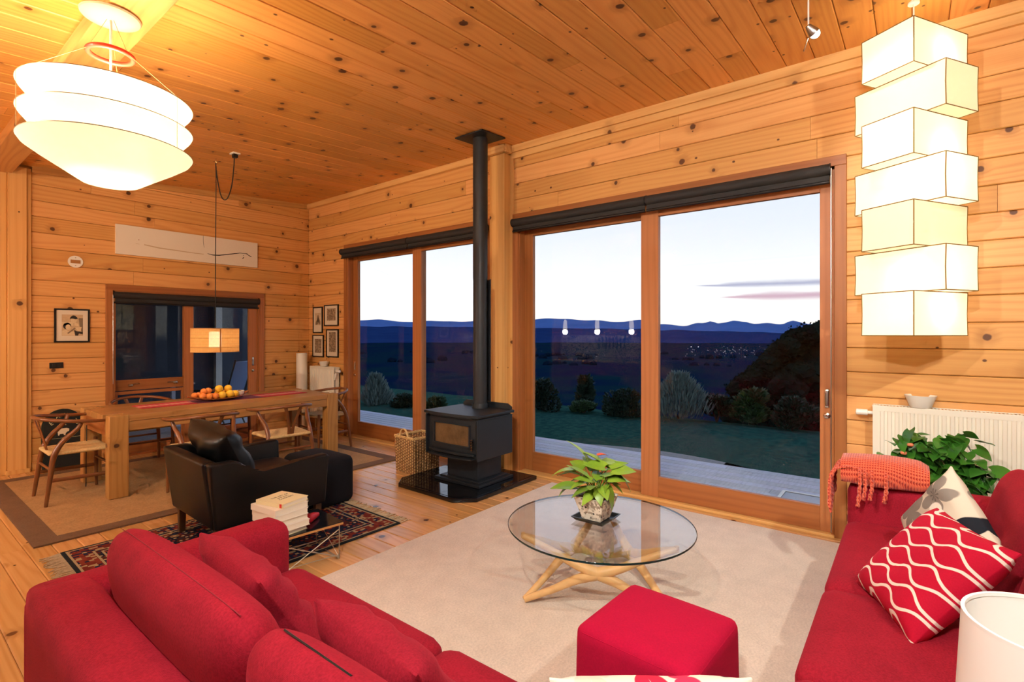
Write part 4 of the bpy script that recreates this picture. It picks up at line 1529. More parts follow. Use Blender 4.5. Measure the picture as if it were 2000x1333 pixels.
# potted anthurium
PZ = .4135
sau = thing('saucer', 'square black saucer under the speckled pot on the glass table', 'saucer', (2.672, 1.462, PZ))
bm = new_bm()
def frustum(bm, a0, a1, z0, z1, cap=True):
    lo = [bm.verts.new((sx_ * a0, sy_ * a0, z0)) for sx_, sy_ in ((-1, -1), (1, -1), (1, 1), (-1, 1))]
    hi = [bm.verts.new((sx_ * a1, sy_ * a1, z1)) for sx_, sy_ in ((-1, -1), (1, -1), (1, 1), (-1, 1))]
    for i in range(4):
        bm.faces.new((lo[i], lo[(i + 1) % 4], hi[(i + 1) % 4], hi[i]))
    return lo, hi
lo, hi = frustum(bm, .085, .108, 0, .024)
bm.faces.new(lo[::-1])
hi2 = [bm.verts.new((sx_ * .100, sy_ * .100, .024)) for sx_, sy_ in ((-1, -1), (1, -1), (1, 1), (-1, 1))]
lo2 = [bm.verts.new((sx_ * .082, sy_ * .082, .007)) for sx_, sy_ in ((-1, -1), (1, -1), (1, 1), (-1, 1))]
for i in range(4):
    bm.faces.new((hi[i], hi[(i + 1) % 4], hi2[(i + 1) % 4], hi2[i]))
    bm.faces.new((hi2[i], hi2[(i + 1) % 4], lo2[(i + 1) % 4], lo2[i]))
bm.faces.new(lo2)
obj('dish', bm, M['saucer'], sau, smooth=False)
pot = thing('potted_anthurium', 'anthurium with lime green leaves in a speckled square pot', 'plant', (2.672, 1.462, PZ + .008))
bm = new_bm()
lo, hi = frustum(bm, .060, .098, 0, .135)
bm.faces.new(lo[::-1])
hi2 = [bm.verts.new((sx_ * .086, sy_ * .086, .135)) for sx_, sy_ in ((-1, -1), (1, -1), (1, 1), (-1, 1))]
lo2 = [bm.verts.new((sx_ * .080, sy_ * .080, .115)) for sx_, sy_ in ((-1, -1), (1, -1), (1, 1), (-1, 1))]
for i in range(4):
    bm.faces.new((hi[i], hi[(i + 1) % 4], hi2[(i + 1) % 4], hi2[i]))
    bm.faces.new((hi2[i], hi2[(i + 1) % 4], lo2[(i + 1) % 4], lo2[i]))
bm.faces.new(lo2)
bmesh.ops.bevel(bm, geom=[e for e in bm.edges], offset=.003, segments=2, affect='EDGES')
obj('pot', bm, M['speckle'], pot)
bm = new_bm()
g = 14
rr = random.Random(2)
grid = [[bm.verts.new((-.082 + .164 * i / g, -.082 + .164 * j / g, .122 + .022 * max(0, 1 - ((i - g / 2) / (g / 2)) ** 2) * max(0, 1 - ((j - g / 2) / (g / 2)) ** 2) + rr.uniform(0, .008))) for j in range(g + 1)] for i in range(g + 1)]
for i in range(g):
    for j in range(g):
        bm.faces.new((grid[i][j], grid[i + 1][j], grid[i + 1][j + 1], grid[i][j + 1]))
obj('soil', bm, M['soil'], pot)

def leaf_bm(L, W_, droop=.25, fold=.18, heart=.35, n=8):
    """heart-shaped blade lying along +x from its stalk, with thickness"""
    bm = new_bm()
    lay = []
    for off in (0, -.0012):
        g = []
        for i in range(n + 1):
            u = i / n
            wd = W_ * (math.sin(PI * min(1, (u * .92 + .08)) ** .62) ** .9 if u < 1 else 0)
            ln = []
            for j in (-2, -1, 0, 1, 2):
                v = j / 2
                back = -heart * L * .35 * (abs(v) ** 1.5) * max(0, 1 - u * 2.4)
                x_ = u * L + back
                y_ = v * wd
                z_ = -droop * L * u * u + fold * abs(v) * wd * (1.0 if abs(v) < .9 else .75) + off
                ln.append(bm.verts.new((x_, y_, z_)))
            g.append(ln)
        lay.append(g)
    for g in lay:
        for i in range(n):
            for j in range(4):
                bm.faces.new((g[i][j], g[i + 1][j], g[i + 1][j + 1], g[i][j + 1]))
    for i in range(n):
        for j in (0, 4):
            bm.faces.new((lay[0][i][j], lay[0][i + 1][j], lay[1][i + 1][j], lay[1][i][j]))
    bmesh.ops.remove_doubles(bm, verts=list(bm.verts), dist=.0002)
    return bm
LEAF = [obj('leaf', leaf_bm(.115, .042, d, f), M['leaf_lime']) for d, f in ((.2, .2), (.45, .1), (.05, .35))]
LEAFM = [o.data for o in LEAF]
for o in LEAF:
    bpy.data.objects.remove(o)

def leaf_at(parent, mesh, p, head, pitch, roll, sc):
    o = bpy.data.objects.new('leaf', mesh)
    COL.objects.link(o)
    o.parent = parent
    o.location = p
    o.rotation_euler = (Matrix.Rotation(head, 3, 'Z') @ Matrix.Rotation(-pitch, 3, 'Y') @ Matrix.Rotation(roll, 3, 'X')).to_euler()
    o.scale = (sc, sc, sc)
    return o
# camera-facing directions: image right is (.62,-.79), image depth is (.79,.62)
RT = Vector((math.sin(HEAD), -math.cos(HEAD), 0))
FW_ = Vector((math.cos(HEAD), math.sin(HEAD), 0))
# (right, up, depth) of the leaf base in metres from the soil centre; heading in the picture plane (deg, 0 = right), pitch, scale
LV = [(-.055, .215, .02, 150, 48, 1.3), (-.135, .150, .0, 175, 6, 1.05), (-.115, .128, .03, 185, -8, 1.0), (-.125, .055, -.02, 178, 5, 1.25), (-.16, .045, .0, 190, -18, .7),
      (-.06, .115, -.03, 165, 30, 1.15), (-.07, .09, -.05, 200, -10, .9), (-.05, .06, -.06, 190, -5, .95), (-.02, .075, -.08, 250, 5, .9), (-.01, .125, .05, 90, 40, 1.0),
      (.015, .105, -.05, 100, 35, .9), (.02, .195, .02, 150, 25, 1.05), (.045, .17, -.03, 160, 12, 1.15), (.06, .18, .05, 10, 8, 1.1), (.075, .15, .02, 20, 12, 1.2),
      (.09, .15, -.02, 0, 5, 1.25), (.06, .11, -.05, 10, 10, 1.2), (.10, .10, .03, 5, -20, 1.0), (.125, .135, -.01, -10, -45, 1.15), (.05, .07, -.07, 330, -55, 1.15),
      (.09, .07, .0, 350, -40, .8), (.02, .06, -.07, 280, -15, .85), (-.03, .035, -.07, 220, -20, .8), (.03, .14, .07, 60, 25, 1.0), (-.06, .14, .07, 130, 20, 1.0), (.0, .085, -.04, 120, 30, .8), (.03, .05, -.08, 60, 20, .7), (-.035, .10, -.06, 175, 15, .9), (.035, .125, -.055, 30, 20, .95), (-.085, .105, .03, 160, 12, .95), (.07, .125, .06, 40, 18, 1.0), (-.02, .155, .03, 110, 45, .9), (.05, .085, -.03, 15, -12, .9), (-.05, .075, .06, 140, -5, .9), (.0, .06, -.085, 265, -30, .8)]
for i, (r_, u_, d_, hd, pt, sc) in enumerate(LV):
    base = Vector((0, 0, .135)) + RT * (r_ * .12) + FW_ * (d_ * .3)
    p = Vector((0, 0, .135)) + RT * r_ + FW_ * d_ + Vector((0, 0, u_))
    dirv = RT * math.cos(RAD(hd)) + FW_ * math.sin(RAD(hd)) * .8
    head = math.atan2(dirv.y, dirv.x)
    leaf_at(pot, LEAFM[i % 3], p, head, RAD(pt), RAD(rnd.uniform(-25, 25)), sc)
    mid = (base + p) / 2 + Vector((0, 0, .02))
    obj('stalk', tube_bm(spline([base, mid, p], 4), .0026, 5), M['stem'], pot)
fl = obj('flower', leaf_bm(.05, .022, .2, .5), M['flower_orange'], pot, Vector((0, 0, .135)) + RT * .015 + Vector((0, 0, .225)) + FW_ * .02, (0, -.3, math.atan2(RT.y, RT.x)))
obj('stalk', tube_bm([Vector((0, 0, .135)), Vector((0, 0, .26)) + RT * .012, Vector((0, 0, .36)) + RT * .015 + FW_ * .02], .0025, 5), M['stem'], pot)

# ================================================================== wood stove on its hearth
hp = [(3.25, 3.21), (3.40, 3.05), (4.32, 3.05), (4.32, 4.10), (3.42, 4.10), (3.27, 3.97)]
hearth = thing('hearth', 'black tiled hearth slab with clipped corners under the stove', 'hearth', (3.8, 3.58, 0))
obj('slab', prism_bm([(a - 3.8, b - 3.58) for a, b in hp], .001, .040, 'z', .006), M['tile_black'], hearth)
inn = [(3.28, 3.225), (3.412, 3.08), (4.30, 3.08), (4.30, 4.08), (3.432, 4.08), (3.30, 3.96)]
def clip(poly, axis, val, keep_less):
    out = []
    for i, p in enumerate(poly):
        q = poly[(i + 1) % len(poly)]
        a, b = p[axis] - val, q[axis] - val
        if keep_less:
            a, b = -a, -b
        if a >= 0:
            out.append(p)
        if a * b < 0:
            t_ = a / (a - b)
            out.append(tuple(p[k_] + (q[k_] - p[k_]) * t_ for k_ in (0, 1)))
    return out
for i in range(3):
    for j in range(3):
        xa, xb = 3.27 + .345 * i, 3.27 + .345 * (i + 1)
        ya, yb = 3.07 + .34 * j, 3.07 + .34 * (j + 1)
        poly = inn
        for ax, val, kl in ((0, xa + .002, False), (0, xb - .002, True), (1, ya + .002, False), (1, yb - .002, True)):
            poly = clip(poly, ax, val, kl)
            if not poly:
                break
        if len(poly) >= 3:
            obj('tile', prism_bm([(a - 3.8, b - 3.58) for a, b in poly], .038, .0425), M['tile_black'], hearth, smooth=False)
SY = 3.50
stove = thing('wood_stove', 'black freestanding wood stove with a tall flue pipe', 'stove', (3.78, SY, .0426))
dz = -.0426
obj('base_plate', prism_bm([(-.19, -.30), (.34, -.30), (.34, .30), (-.19, .30)], .0, .03, 'z', .006), M['cast_black'], stove)
obj('plinth', prism_bm([(-.15, -.26), (.30, -.26), (.30, .26), (-.15, .26)], .028, .045, 'z', .004), M['cast_black'], stove)
obj('pedestal', box_bm(-.10, .26, -.205, .205, .045, .30, .006), M['steel_black'], stove)
# body with a bowed front
def bowed(x_front, bow, y_half, n=10):
    return [(x_front - bow * (1 - (2 * i / n - 1) ** 2), -y_half + 2 * y_half * i / n) for i in range(n + 1)]
fr = bowed(-.225, .02, .335)
obj('firebox', prism_bm([(.25, .335), (.25, -.335)] + fr, .285, .665, 'z', .004), M['steel_black'], stove)
frt = bowed(-.275, .035, .362)
obj('top_plate', prism_bm([(.28, .362), (.28, -.362)] + frt, .672, .700, 'z', .008), M['cast_black'], stove)
for s in (-1, 1):
    obj('side_shield', box_bm(-.265, .26, s * .343 - .006, s * .343 + .006, .275, .660, .003), M['steel_black'], stove)
led = bowed(-.262, .03, .30)
obj('ash_lip', prism_bm([(-.15, .30), (-.15, -.30)] + led, .315, .335, 'z', .004), M['cast_black'], stove)
led2 = bowed(-.29, .03, .29)
obj('ash_lip', prism_bm([(-.15, .29), (-.15, -.29)] + led2, .280, .294, 'z', .004), M['cast_black'], stove)
dr = new_bm()
n = 10
for k_, (yh, z0, z1, xo) in enumerate(((.305, .345, .645, -.235),)):
    add_prism(dr, [(-.20, yh), (-.20, -yh)] + bowed(xo, .022, yh), z0, z1)
door = obj('fire_door', dr, M['cast_black'], stove)
dg = new_bm()
add_prism(dg, [(-.22, .225), (-.22, -.225)] + bowed(-.246, .0165, .225), .40, .59)
obj('glass', dg, M['stove_glass'], door)
obj('glass_frame', boxes_bm([(-.268, -.232, -.24, .24, .592, .600), (-.268, -.232, -.24, .24, .390, .398), (-.258, -.232, -.243, -.228, .39, .60), (-.258, -.232, .228, .243, .39, .60)]), M['steel_black'], door, smooth=False)
coil = [Vector((-.262 - .012 * math.cos(t_ * .9), -.275 - .012 * math.sin(t_ * .9), .47 - t_ * .0022)) for t_ in range(46)]
obj('coil_handle', tube_bm(coil, .004, 6), M['brass'], door)
obj('handle_rod', tube_bm([(-.24, -.275, .475), (-.262, -.275, .478), (-.262, -.275, .365)], .006, 8), M['cast_black'], door)
up_ = new_bm()
add_prism(up_, [(-.33, .700), (.33, .700), (.33, .725), (.28, .755), (-.28, .755), (-.33, .725)], .268, .28, 'x')
obj('rear_upstand', up_, M['cast_black'], stove)
obj('vent_slot', boxes_bm([(-.18, .22, -.3495, -.346, .640, .652)]), M['black'], stove, smooth=False)
FX = .17
obj('flue_collar', lathe_bm([(.082, .70), (.082, .745), (.079, .75)], 32, centre=(FX, 0)), M['cast_black'], stove)
flue = obj('flue', lathe_bm([(0.0, .70), (.074, .70), (.074, 2.02), (.076, 2.02), (.076, 3.08), (.0765, 3.08), (.0765, 3.09), (.076, 3.09), (.076, 3.478), (0, 3.478)], 36, centre=(FX, 0)), M['flue'], stove)
pl = box_bm(-.185, .185, -.185, .185, 0, .012, .003)
o = obj('ceiling_plate', pl, M['cast_black'], stove, (FX, 0, ceil_z(3.95) - .0426 - .016), (0, -slope, 0))
sh = new_bm()
nn = 12
inner, outer = [], []
for i in range(nn + 1):
    a = -RAD(70) + RAD(140) * i / nn
    inner.append((FX + .105 * math.cos(a), .105 * math.sin(a)))
    outer.append((FX + .110 * math.cos(a), .110 * math.sin(a)))
add_prism(sh, inner + outer[::-1], .76, 2.02)
shield = obj('flue_shield', sh, M['steel_black'], stove)
for zz in (.82, 1.95):
    obj('shield_bracket', tube_bm([(FX + .07, 0, zz), (FX + .107, 0, zz)], .006, 8), M['chrome'], shield)

# ================================================================== log basket
bk = thing('wicker_basket', 'square woven wicker basket with two loop handles beside the stove', 'basket', (3.82, 4.31, 0), RAD(-4))
bx_, by_, bh = .185, .165, .385
rr = random.Random(4)
def per(s_, k_=1.0):
    """point on the rounded square at s_ in 0..1"""
    P4 = [(-1, -1), (1, -1), (1, 1), (-1, 1)]
    q = s_ % 1.0 * 4
    i = int(q)
    f = q - i
    a, b = P4[i], P4[(i + 1) % 4]
    return ((a[0] + (b[0] - a[0]) * f) * bx_ * k_, (a[1] + (b[1] - a[1]) * f) * by_ * k_)
NS = 40
bm = new_bm()
for i in range(NS):
    px_, py_ = per((i + .5) / NS)
    add_tube(bm, [(px_ * .93, py_ * .93, .004), (px_ * .97, py_ * .97, bh * .5), (px_, py_, bh)], .0052, 6)
tag(obj('stakes', bm, M['rattan_light'], bk), kind='stuff')
bm = new_bm()
for r_ in range(24):
    zz = .012 + (bh - .03) * r_ / 23
    k_ = .93 + .07 * zz / bh
    pts = []
    m_ = 160
    for i in range(m_ + 1):
        px_, py_ = per(i / m_, k_)
        nrm = Vector((px_ / bx_, py_ / by_))
        ax_ = Vector((1 if abs(px_ / bx_) >= abs(py_ / by_) else 0, 0 if abs(px_ / bx_) >= abs(py_ / by_) else 1))
        sg = Vector((math.copysign(ax_.x, px_), math.copysign(ax_.y, py_)))
        o_ = .0085 * math.sin(PI * NS * i / m_ + PI * r_)
        pts.append((px_ + sg.x * o_, py_ + sg.y * o_, zz + rr.uniform(-.0015, .0015)))
    add_tube(bm, pts, .0062, 5)
tag(obj('weave', bm, M['rattan'], bk), kind='stuff')
obj('base', box_bm(-bx_ * .92, bx_ * .92, -by_ * .92, by_ * .92, .003, .014), M['rattan'], bk, smooth=False)
bm = new_bm()
for o_ in range(3):
    pts = []
    for i in range(121):
        px_, py_ = per(i / 120, 1.0)
        a = i * .55 + o_ * 2.1
        pts.append((px_ * (1 + .03 * math.cos(a)), py_ * (1 + .03 * math.cos(a)), bh + .009 * math.sin(a)))
    add_tube(bm, pts, .006, 6)
obj('rim', bm, M['rattan_light'], bk)
for s in (-1, 1):
    bm = new_bm()
    for o_ in range(3):
        pts = []
        for i in range(33):
            t_ = PI * i / 32
            a = i * .8 + o_ * 2.1
            pts.append((s * bx_ + .006 * math.cos(a), .075 * math.cos(t_) + .006 * math.sin(a), bh - .015 + .105 * math.sin(t_)))
        add_tube(bm, pts, .0058, 6)
    obj('handle', bm, M['rattan_light'], bk)
bm = new_bm()
for i in range(5):
    add_tube(bm, [(-.14, -.10 + .05 * i, .29 + .01 * (i % 2)), (.15, -.10 + .05 * i + rr.uniform(-.02, .02), .30)], .022, 8)
logs = thing('kindling', 'split kindling lying inside the wicker basket', 'firewood', (3.82, 4.31, 0), RAD(-4))
for i in range(5):
    obj('stick', tube_bm([(-.12, -.10 + .05 * i, .29 + .01 * (i % 2)), (.13, -.10 + .05 * i, .30)], .02, 7), plain('bark_%d' % i, srgb('#8a6f55'), .95, noise=.4, nscale=40), logs)
obj('stick', box_bm(-.13, .13, -.12, .12, .02, .275, .01), plain('log_heap', srgb('#6a5440'), .95, noise=.4, nscale=40), logs)
bm.free()

# ================================================================== radiators
def radiator(label, y0, y1, z0, z1, valve):
    L = y1 - y0
    e = thing('radiator', label, 'radiator', (XW - .06, (y0 + y1) / 2, z0))
    H_ = z1 - z0
    n_ = int(L / .042)
    prof = []
    for i in range(n_):
        a = -L / 2 + .03 + (L - .06) * i / n_
        p_ = (L - .06) / n_
        prof += [(a + p_ * .08, -.052), (a + p_ * .22, -.060), (a + p_ * .62, -.060), (a + p_ * .76, -.052)]
    bm = new_bm()
    prof = [(-L / 2, -.052)] + prof + [(L / 2, -.052)]
    lo = [bm.verts.new((x_, y_, .035)) for y_, x_ in prof]
    hi = [bm.verts.new((x_, y_, H_ - .035)) for y_, x_ in prof]
    for i in range(len(prof) - 1):
        bm.faces.new((lo[i], lo[i + 1], hi[i + 1], hi[i]))
    for zz in (.0, H_ - .035):
        add_box(bm, -.054, -.044, -L / 2, L / 2, zz, zz + .035)
    add_box(bm, -.045, -.035, -L / 2, L / 2, .03, H_ - .03)
    obj('front_panel', bm, M['rad_white'], e, smooth=False)
    obj('side_cover', boxes_bm([(-.05, .045, -L / 2, -L / 2 + .012, .0, H_), (-.05, .045, L / 2 - .012, L / 2, 0, H_)], .002), M['rad_white'], e)
    obj('back_panel', box_bm(.03, .042, -L / 2, L / 2, .02, H_ - .02), M['rad_white'], e)
    lst = [(-.05, -.044, -L / 2, L / 2, H_ - .002, H_ + .003), (.038, .045, -L / 2, L / 2, H_ - .002, H_ + .003)]
    k_ = int(L / .018)
    for i in range(k_ + 1):
        a = -L / 2 + L * i / k_
        lst.append((-.05, .045, a - .004, a + .004, H_ - .006, H_ - .001))
    obj('top_grille', boxes_bm(lst), M['rad_white'], e, smooth=False)
    obj('pipe', tube_bm([(0, -L / 2 + .08, .03), (0, -L / 2 + .08, -z0 + .001)], .01, 8), M['rad_white'], e)
    obj('pipe', tube_bm([(0, L / 2 - .08, .03), (0, L / 2 - .08, -z0 + .001)], .01, 8), M['rad_white'], e)
    if valve:
        s = valve
        yb_ = s * L / 2
        v = obj('valve', tube_bm([(-.02, yb_ + s * .0, H_ - .055), (-.02, yb_ + s * .03, H_ - .055), (-.02, yb_ + s * .031, H_ - .055), (-.02, yb_ + s * .095, H_ - .055), (-.02, yb_ + s * .10, H_ - .055)], [.012, .012, .021, .021, .015], 14), M['plastic_white'], e)
    return e
r1 = radiator('long white panel radiator on the wall behind the right sofa', -1.35, .215, .25, 1.005, 1)
r2 = radiator('small white panel radiator on the wall below the four pictures', 6.72, 7.38, .22, 1.005, -1)
tg = obj('paper_tag', box_bm(-.001, .001, -.02, .02, -.10, 0), M['plastic_white'], r2, (-.045, -.36, .70), (.35, 0, 0), smooth=False)
b1 = thing('bowl', 'small white bowl on top of the long radiator', 'bowl', (XW - .065, -.045, 1.0085))
def small_bowl(e, r, h):
    obj('body', lathe_bm([(0, 0), (r * .62, 0), (r * .66, .004), (r, h), (r - .005, h), (r * .6, .008), (0, .007)], 32), M['ceramic'], e)
small_bowl(b1, .088, .082)
b2 = thing('bowl', 'small white bowl on top of the small radiator below the pictures', 'bowl', (XW - .065, 7.06, 1.0085))
small_bowl(b2, .075, .075)
cy = thing('cylinder_lamp', 'tall plain white cylinder standing in the corner by the small radiator', 'cylinder', (4.24, 7.44, 0.0))
obj('body', lathe_bm([(0, .002), (.080, .002), (.080, 1.20), (.078, 1.205), (.072, 1.205), (.072, 1.19), (0, 1.19)], 32), M['white_paint'], cy)

# ================================================================== things on the back wall
art = thing('wall_art', 'long white painted panel with a black brush stroke', 'painting', (2.775, YB - .0, 2.655))
AL, AH = 1.70, .36
obj('panel', box_bm(-AL / 2, AL / 2, -.028, 0, -AH / 2, AH / 2, .002), M['art_white'], art)
def strip(name, pts, wid, mat, parent, y_, z0=0, x0=0):
    bm = new_bm()
    lo, hi = [], []
    k_ = len(pts)
    for i, p in enumerate(pts):
        a = Vector(pts[max(0, i - 1)]); b = Vector(pts[min(k_ - 1, i + 1)])
        d = (b - a).normalized()
        n_ = Vector((-d.y, d.x))
        w_ = wid[i] if isinstance(wid, list) else wid
        lo.append((p[0] - n_.x * w_ / 2, p[1] - n_.y * w_ / 2)); hi.append((p[0] + n_.x * w_ / 2, p[1] + n_.y * w_ / 2))
    add_prism(bm, lo + hi[::-1], y_ - .0006, y_, 'y')
    return obj(name, bm, mat, parent, smooth=False)
yy = -.0285
st_ = [(.17, -.055), (.24, -.068), (.32, -.062), (.42, -.038), (.53, -.012), (.60, .004), (.66, .006), (.70, .006)]
strip('brush_stroke', st_, [.004, .012, .013, .011, .010, .008, .006, .004], M['ink_black'], art, yy)
strip('brush_stroke', [(.67, .008), (.70, .004), (.715, -.012), (.74, -.022), (.76, -.028)], [.004, .012, .006, .010, .008], M['ink_black'], art, yy)
strip('brush_stroke', [(.63, -.075), (.645, -.06), (.655, -.05)], [.004, .012, .006], M['ink_black'], art, yy)
strip('brush_stroke', [(.645, -.03), (.65, -.022)], .008, M['ink_black'], art, yy)
strip('tan_stroke', [(-.56, -.035), (-.40, -.055), (-.2, -.062), (.0, -.07), (.125, -.07)], [.012, .014, .012, .010, .008], M['tan_wash'], art, yy)
strip('crack', [(.118, .18), (.118, .10), (.128, .02)], .0035, M['ink'], art, yy)
strip('dot', [(-.62, .018), (-.612, .018)], .012, plain('red_dot', srgb('#a86a50'), .8), art, yy)
strip('fine_line', [(-.65, -.035), (-.61, -.035)], .004, M['tan_wash'], art, yy)

ringv = thing('wall_ring', 'round white ring plate on the back wall above the photograph', 'plate', (1.552, YB, 2.335))
bm = new_bm()
outer = [(.068 * math.cos(2 * PI * i / 40), .068 * math.sin(2 * PI * i / 40)) for i in range(40)]
obj('disc', prism_bm(outer, -.010, 0, 'y', .002), M['plastic_white'], ringv)
obj('centre_plate', box_bm(-.045, .045, -.0125, -.009, -.020, .020, .002), plain('centre_wood', srgb('#b0763c'), .6), ringv)
for s in (-1, 1):
    obj('screw', tube_bm([(0, -.0125, s * .045), (0, -.009, s * .045)], .006, 10), M['steel'], ringv)
sw = thing('wall_socket', 'black rectangular socket plate low on the back wall', 'socket', (1.385, YB, 1.147))
obj('plate', box_bm(-.06, .06, -.012, 0, -.033, .033, .004), M['black'], sw)
for s in (-1, 1):
    obj('rocker', box_bm(s * .025 - .012, s * .025 + .012, -.015, -.011, -.016, .016, .002), plain('rocker_black_%d' % s, srgb('#1d1d1d'), .3), sw)

def framed(label, centre, w_, h_, normal, prints, bar=.014, mount=.03, tilt=0.0):
    e = thing('picture_frame', label, 'picture', centre)
    # local: x right as seen from the room, z up, -y towards the room
    bars = boxes_bm([(-w_ / 2, w_ / 2, -.018, 0, h_ / 2 - bar, h_ / 2), (-w_ / 2, w_ / 2, -.018, 0, -h_ / 2, -h_ / 2 + bar),
                     (-w_ / 2, -w_ / 2 + bar, -.018, 0, -h_ / 2 + bar, h_ / 2 - bar), (w_ / 2 - bar, w_ / 2, -.018, 0, -h_ / 2 + bar, h_ / 2 - bar)])
    obj('frame', bars, M['frame_black'], e, smooth=False)
    obj('mount', box_bm(-w_ / 2 + bar, w_ / 2 - bar, -.010, -.004, -h_ / 2 + bar, h_ / 2 - bar), M['mat_board'], e, smooth=False)
    for nm, poly, mat, lay in prints:
        bm = new_bm()
        add_prism(bm, poly, -.0105 - lay * .0004, -.0098, 'y')
        obj(nm, bm, mat, e, smooth=False)
    e.rotation_euler = (0, tilt, 0 if normal == 'y' else -PI / 2)
    return e
def rect(x0, x1, z0, z1):
    return [(x0, z0), (x1, z0), (x1, z1), (x0, z1)]
def blob(cx, cz, a, b, n_=16, t0=0, t1=2 * PI):
    return [(cx + a * math.cos(t0 + (t1 - t0) * i / n_), cz + b * math.sin(t0 + (t1 - t0) * i / n_)) for i in range(n_)]
sep = lambda nm, h: plain('sepia_' + nm, srgb(h), .7, noise=.15, nscale=60)
s_bg, s_lt, s_dk, s_md, s_hr = sep('ground', '#c9ad86'), sep('light', '#dcc59c'), sep('dark', '#3a3026'), sep('mid', '#8a745a'), sep('hair', '#2a2420')
pr_ = [('print', rect(-.092, .096, -.098, .105), s_bg, 0),
       ('print_curtain', [(.056, .072), (.096, .074), (.096, -.08), (.07, -.03)], s_md, 1), ('print_table', rect(-.092, .01, -.002, .034), s_lt, 1),
       ('print_man_hair', [(-.022, .058), (-.015, .082), (.006, .097), (.028, .093), (.045, .076), (.05, .066), (.03, .06), (.008, .066), (-.01, .066)], s_hr, 3),
       ('print_man_face', blob(.014, .048, .026, .024), s_lt, 2), ('print_man_shirt', [(.015, .03), (.055, .02), (.06, -.01), (.02, -.0)], s_lt, 2),
       ('print_child_hair', blob(-.045, -.005, .036, .032), s_hr, 1), ('print_child_face', blob(-.036, -.016, .024, .026), s_lt, 2),
       ('print_child_dress', [(-.09, -.05), (-.06, -.04), (-.03, -.055), (.02, -.06), (.03, -.095), (-.09, -.095)], s_lt, 2),
       ('print_arm', [(-.045, -.072), (-.035, -.08), (.03, -.03), (.022, -.018)], s_md, 3),
       ('print_book', [(.024, -.018), (.085, -.012), (.075, -.055), (.05, -.05)], s_lt, 3), ('print_trousers', [(.016, -.042), (.045, -.055), (.094, -.06), (.094, -.085), (.06, -.075), (.052, -.097), (.026, -.097)], s_dk, 3)]
framed('black framed photograph of two seated figures left of the dining window', (1.522, YB, 1.598), .315, .385, 'y', [(a, [(x_, z_ * 1.2) for x_, z_ in p], m_, l) for a, p, m_, l in pr_], .017)
def small_print(w_, h_, mt, mb, seed, cut=None):
    a = print_mat('etching_%d' % seed, srgb('#5a4636'), srgb('#bfa684'), 55, seed * 3.1)
    out = [('print', rect(-w_, w_, mb, mt), a, 0)]
    if cut:
        out.append(('print_line', rect(-w_, w_, cut, cut + .003), M['ink'], 1))
    return out
FXX = XW
framed('narrow black framed figure print, upper left of the four small pictures', (FXX, 7.325, 1.72), .265, .405, 'x', [('print', rect(-.07, .08, -.08, .11), print_mat('etch_ground', srgb('#b59a78'), srgb('#d8c5a2'), 12, 4.0), 0), ('print_figure', [(-.06, -.07), (-.05, -.02), (-.02, .0), (.0, .07), (.02, .075), (.035, .03), (.07, -.02), (.075, -.07), (.02, -.05), (-.02, -.075)], s_md, 1), ('print_figure', [(-.01, -.02), (.012, .05), (.03, .0), (.02, -.035)], s_dk, 2)], .016)
framed('wider black framed print, upper right of the four small pictures', (FXX, 6.955, 1.785), .375, .325, 'x', small_print(.115, 0, .105, -.08, 1), .017)
framed('black framed print, lower left of the four small pictures', (FXX, 7.315, 1.315), .305, .345, 'x', small_print(.095, 0, .11, -.11, 2, .02), .016)
framed('tall narrow black framed print, lower right of the four small pictures', (FXX, 6.925, 1.36), .315, .425, 'x', small_print(.09, 0, .17, -.13, 3, .0), .017)

# chalkboard sign behind the left chair
cb = thing('chalkboard', 'dark green round-topped chalkboard leaning behind the left dining chair', 'chalkboard', (1.43, YB - .115, .001), 0)
cb.rotation_euler = (RAD(-6), 0, 0)
wv = .185
poly = [(-wv, 0), (wv, 0), (wv, .45)] + [(wv * math.cos(PI * i / 14), .45 + .21 * math.sin(PI * i / 14)) for i in range(1, 14)] + [(-wv, .45)]
cbm = plain('chalkboard_green', srgb('#0f1d16'), .5, noise=.3, nscale=12)
obj('board', prism_bm(poly, -.010, .010, 'y', .003), cbm, cb)
poly2 = [(x_ * .9, .02 + z_ * .955) for x_, z_ in poly]
obj('field', prism_bm(poly2, -.0115, -.009, 'y'), plain('chalk_field', srgb('#0a100d'), .6, noise=.3, nscale=20), cb, smooth=False)
chalk = plain('chalk', srgb('#d9cf9a'), .8)
for ch, x_, z_, rt_, sz in (('E', -.10, .505, .6, .06), ('A', -.045, .575, .3, .055), ('W', .035, .585, -.2, .055), ('30', .115, .505, -.75, .065)):
    obj('lettering', text_bm(ch, sz), chalk, cb, (x_, -.012, z_), (PI / 2, -rt_, 0), smooth=False)
strip('chalk_line', [(-.165, .335), (.165, .335)], .003, chalk, cb, -.0116)
sheep = [(-.045, .365), (-.035, .365), (-.032, .38), (.0, .38), (.005, .362), (.018, .362), (.02, .385), (.035, .40), (.05, .405), (.052, .43), (.03, .44), (-.03, .44), (-.05, .42)]
bm = new_bm(); add_prism(bm, sheep, -.0122, -.0112, 'y')
obj('chalk_animal', bm, plain('chalk_cream', srgb('#e0d2b4'), .8), cb, smooth=False)
fig = [(-.03, .475), (.03, .475), (.008, .50), (.03, .52), (.02, .527), (.0, .51), (-.02, .52), (-.028, .512), (-.008, .498)]
bm = new_bm(); add_prism(bm, fig, -.0122, -.0112, 'y')
obj('chalk_figure', bm, chalk, cb, smooth=False)
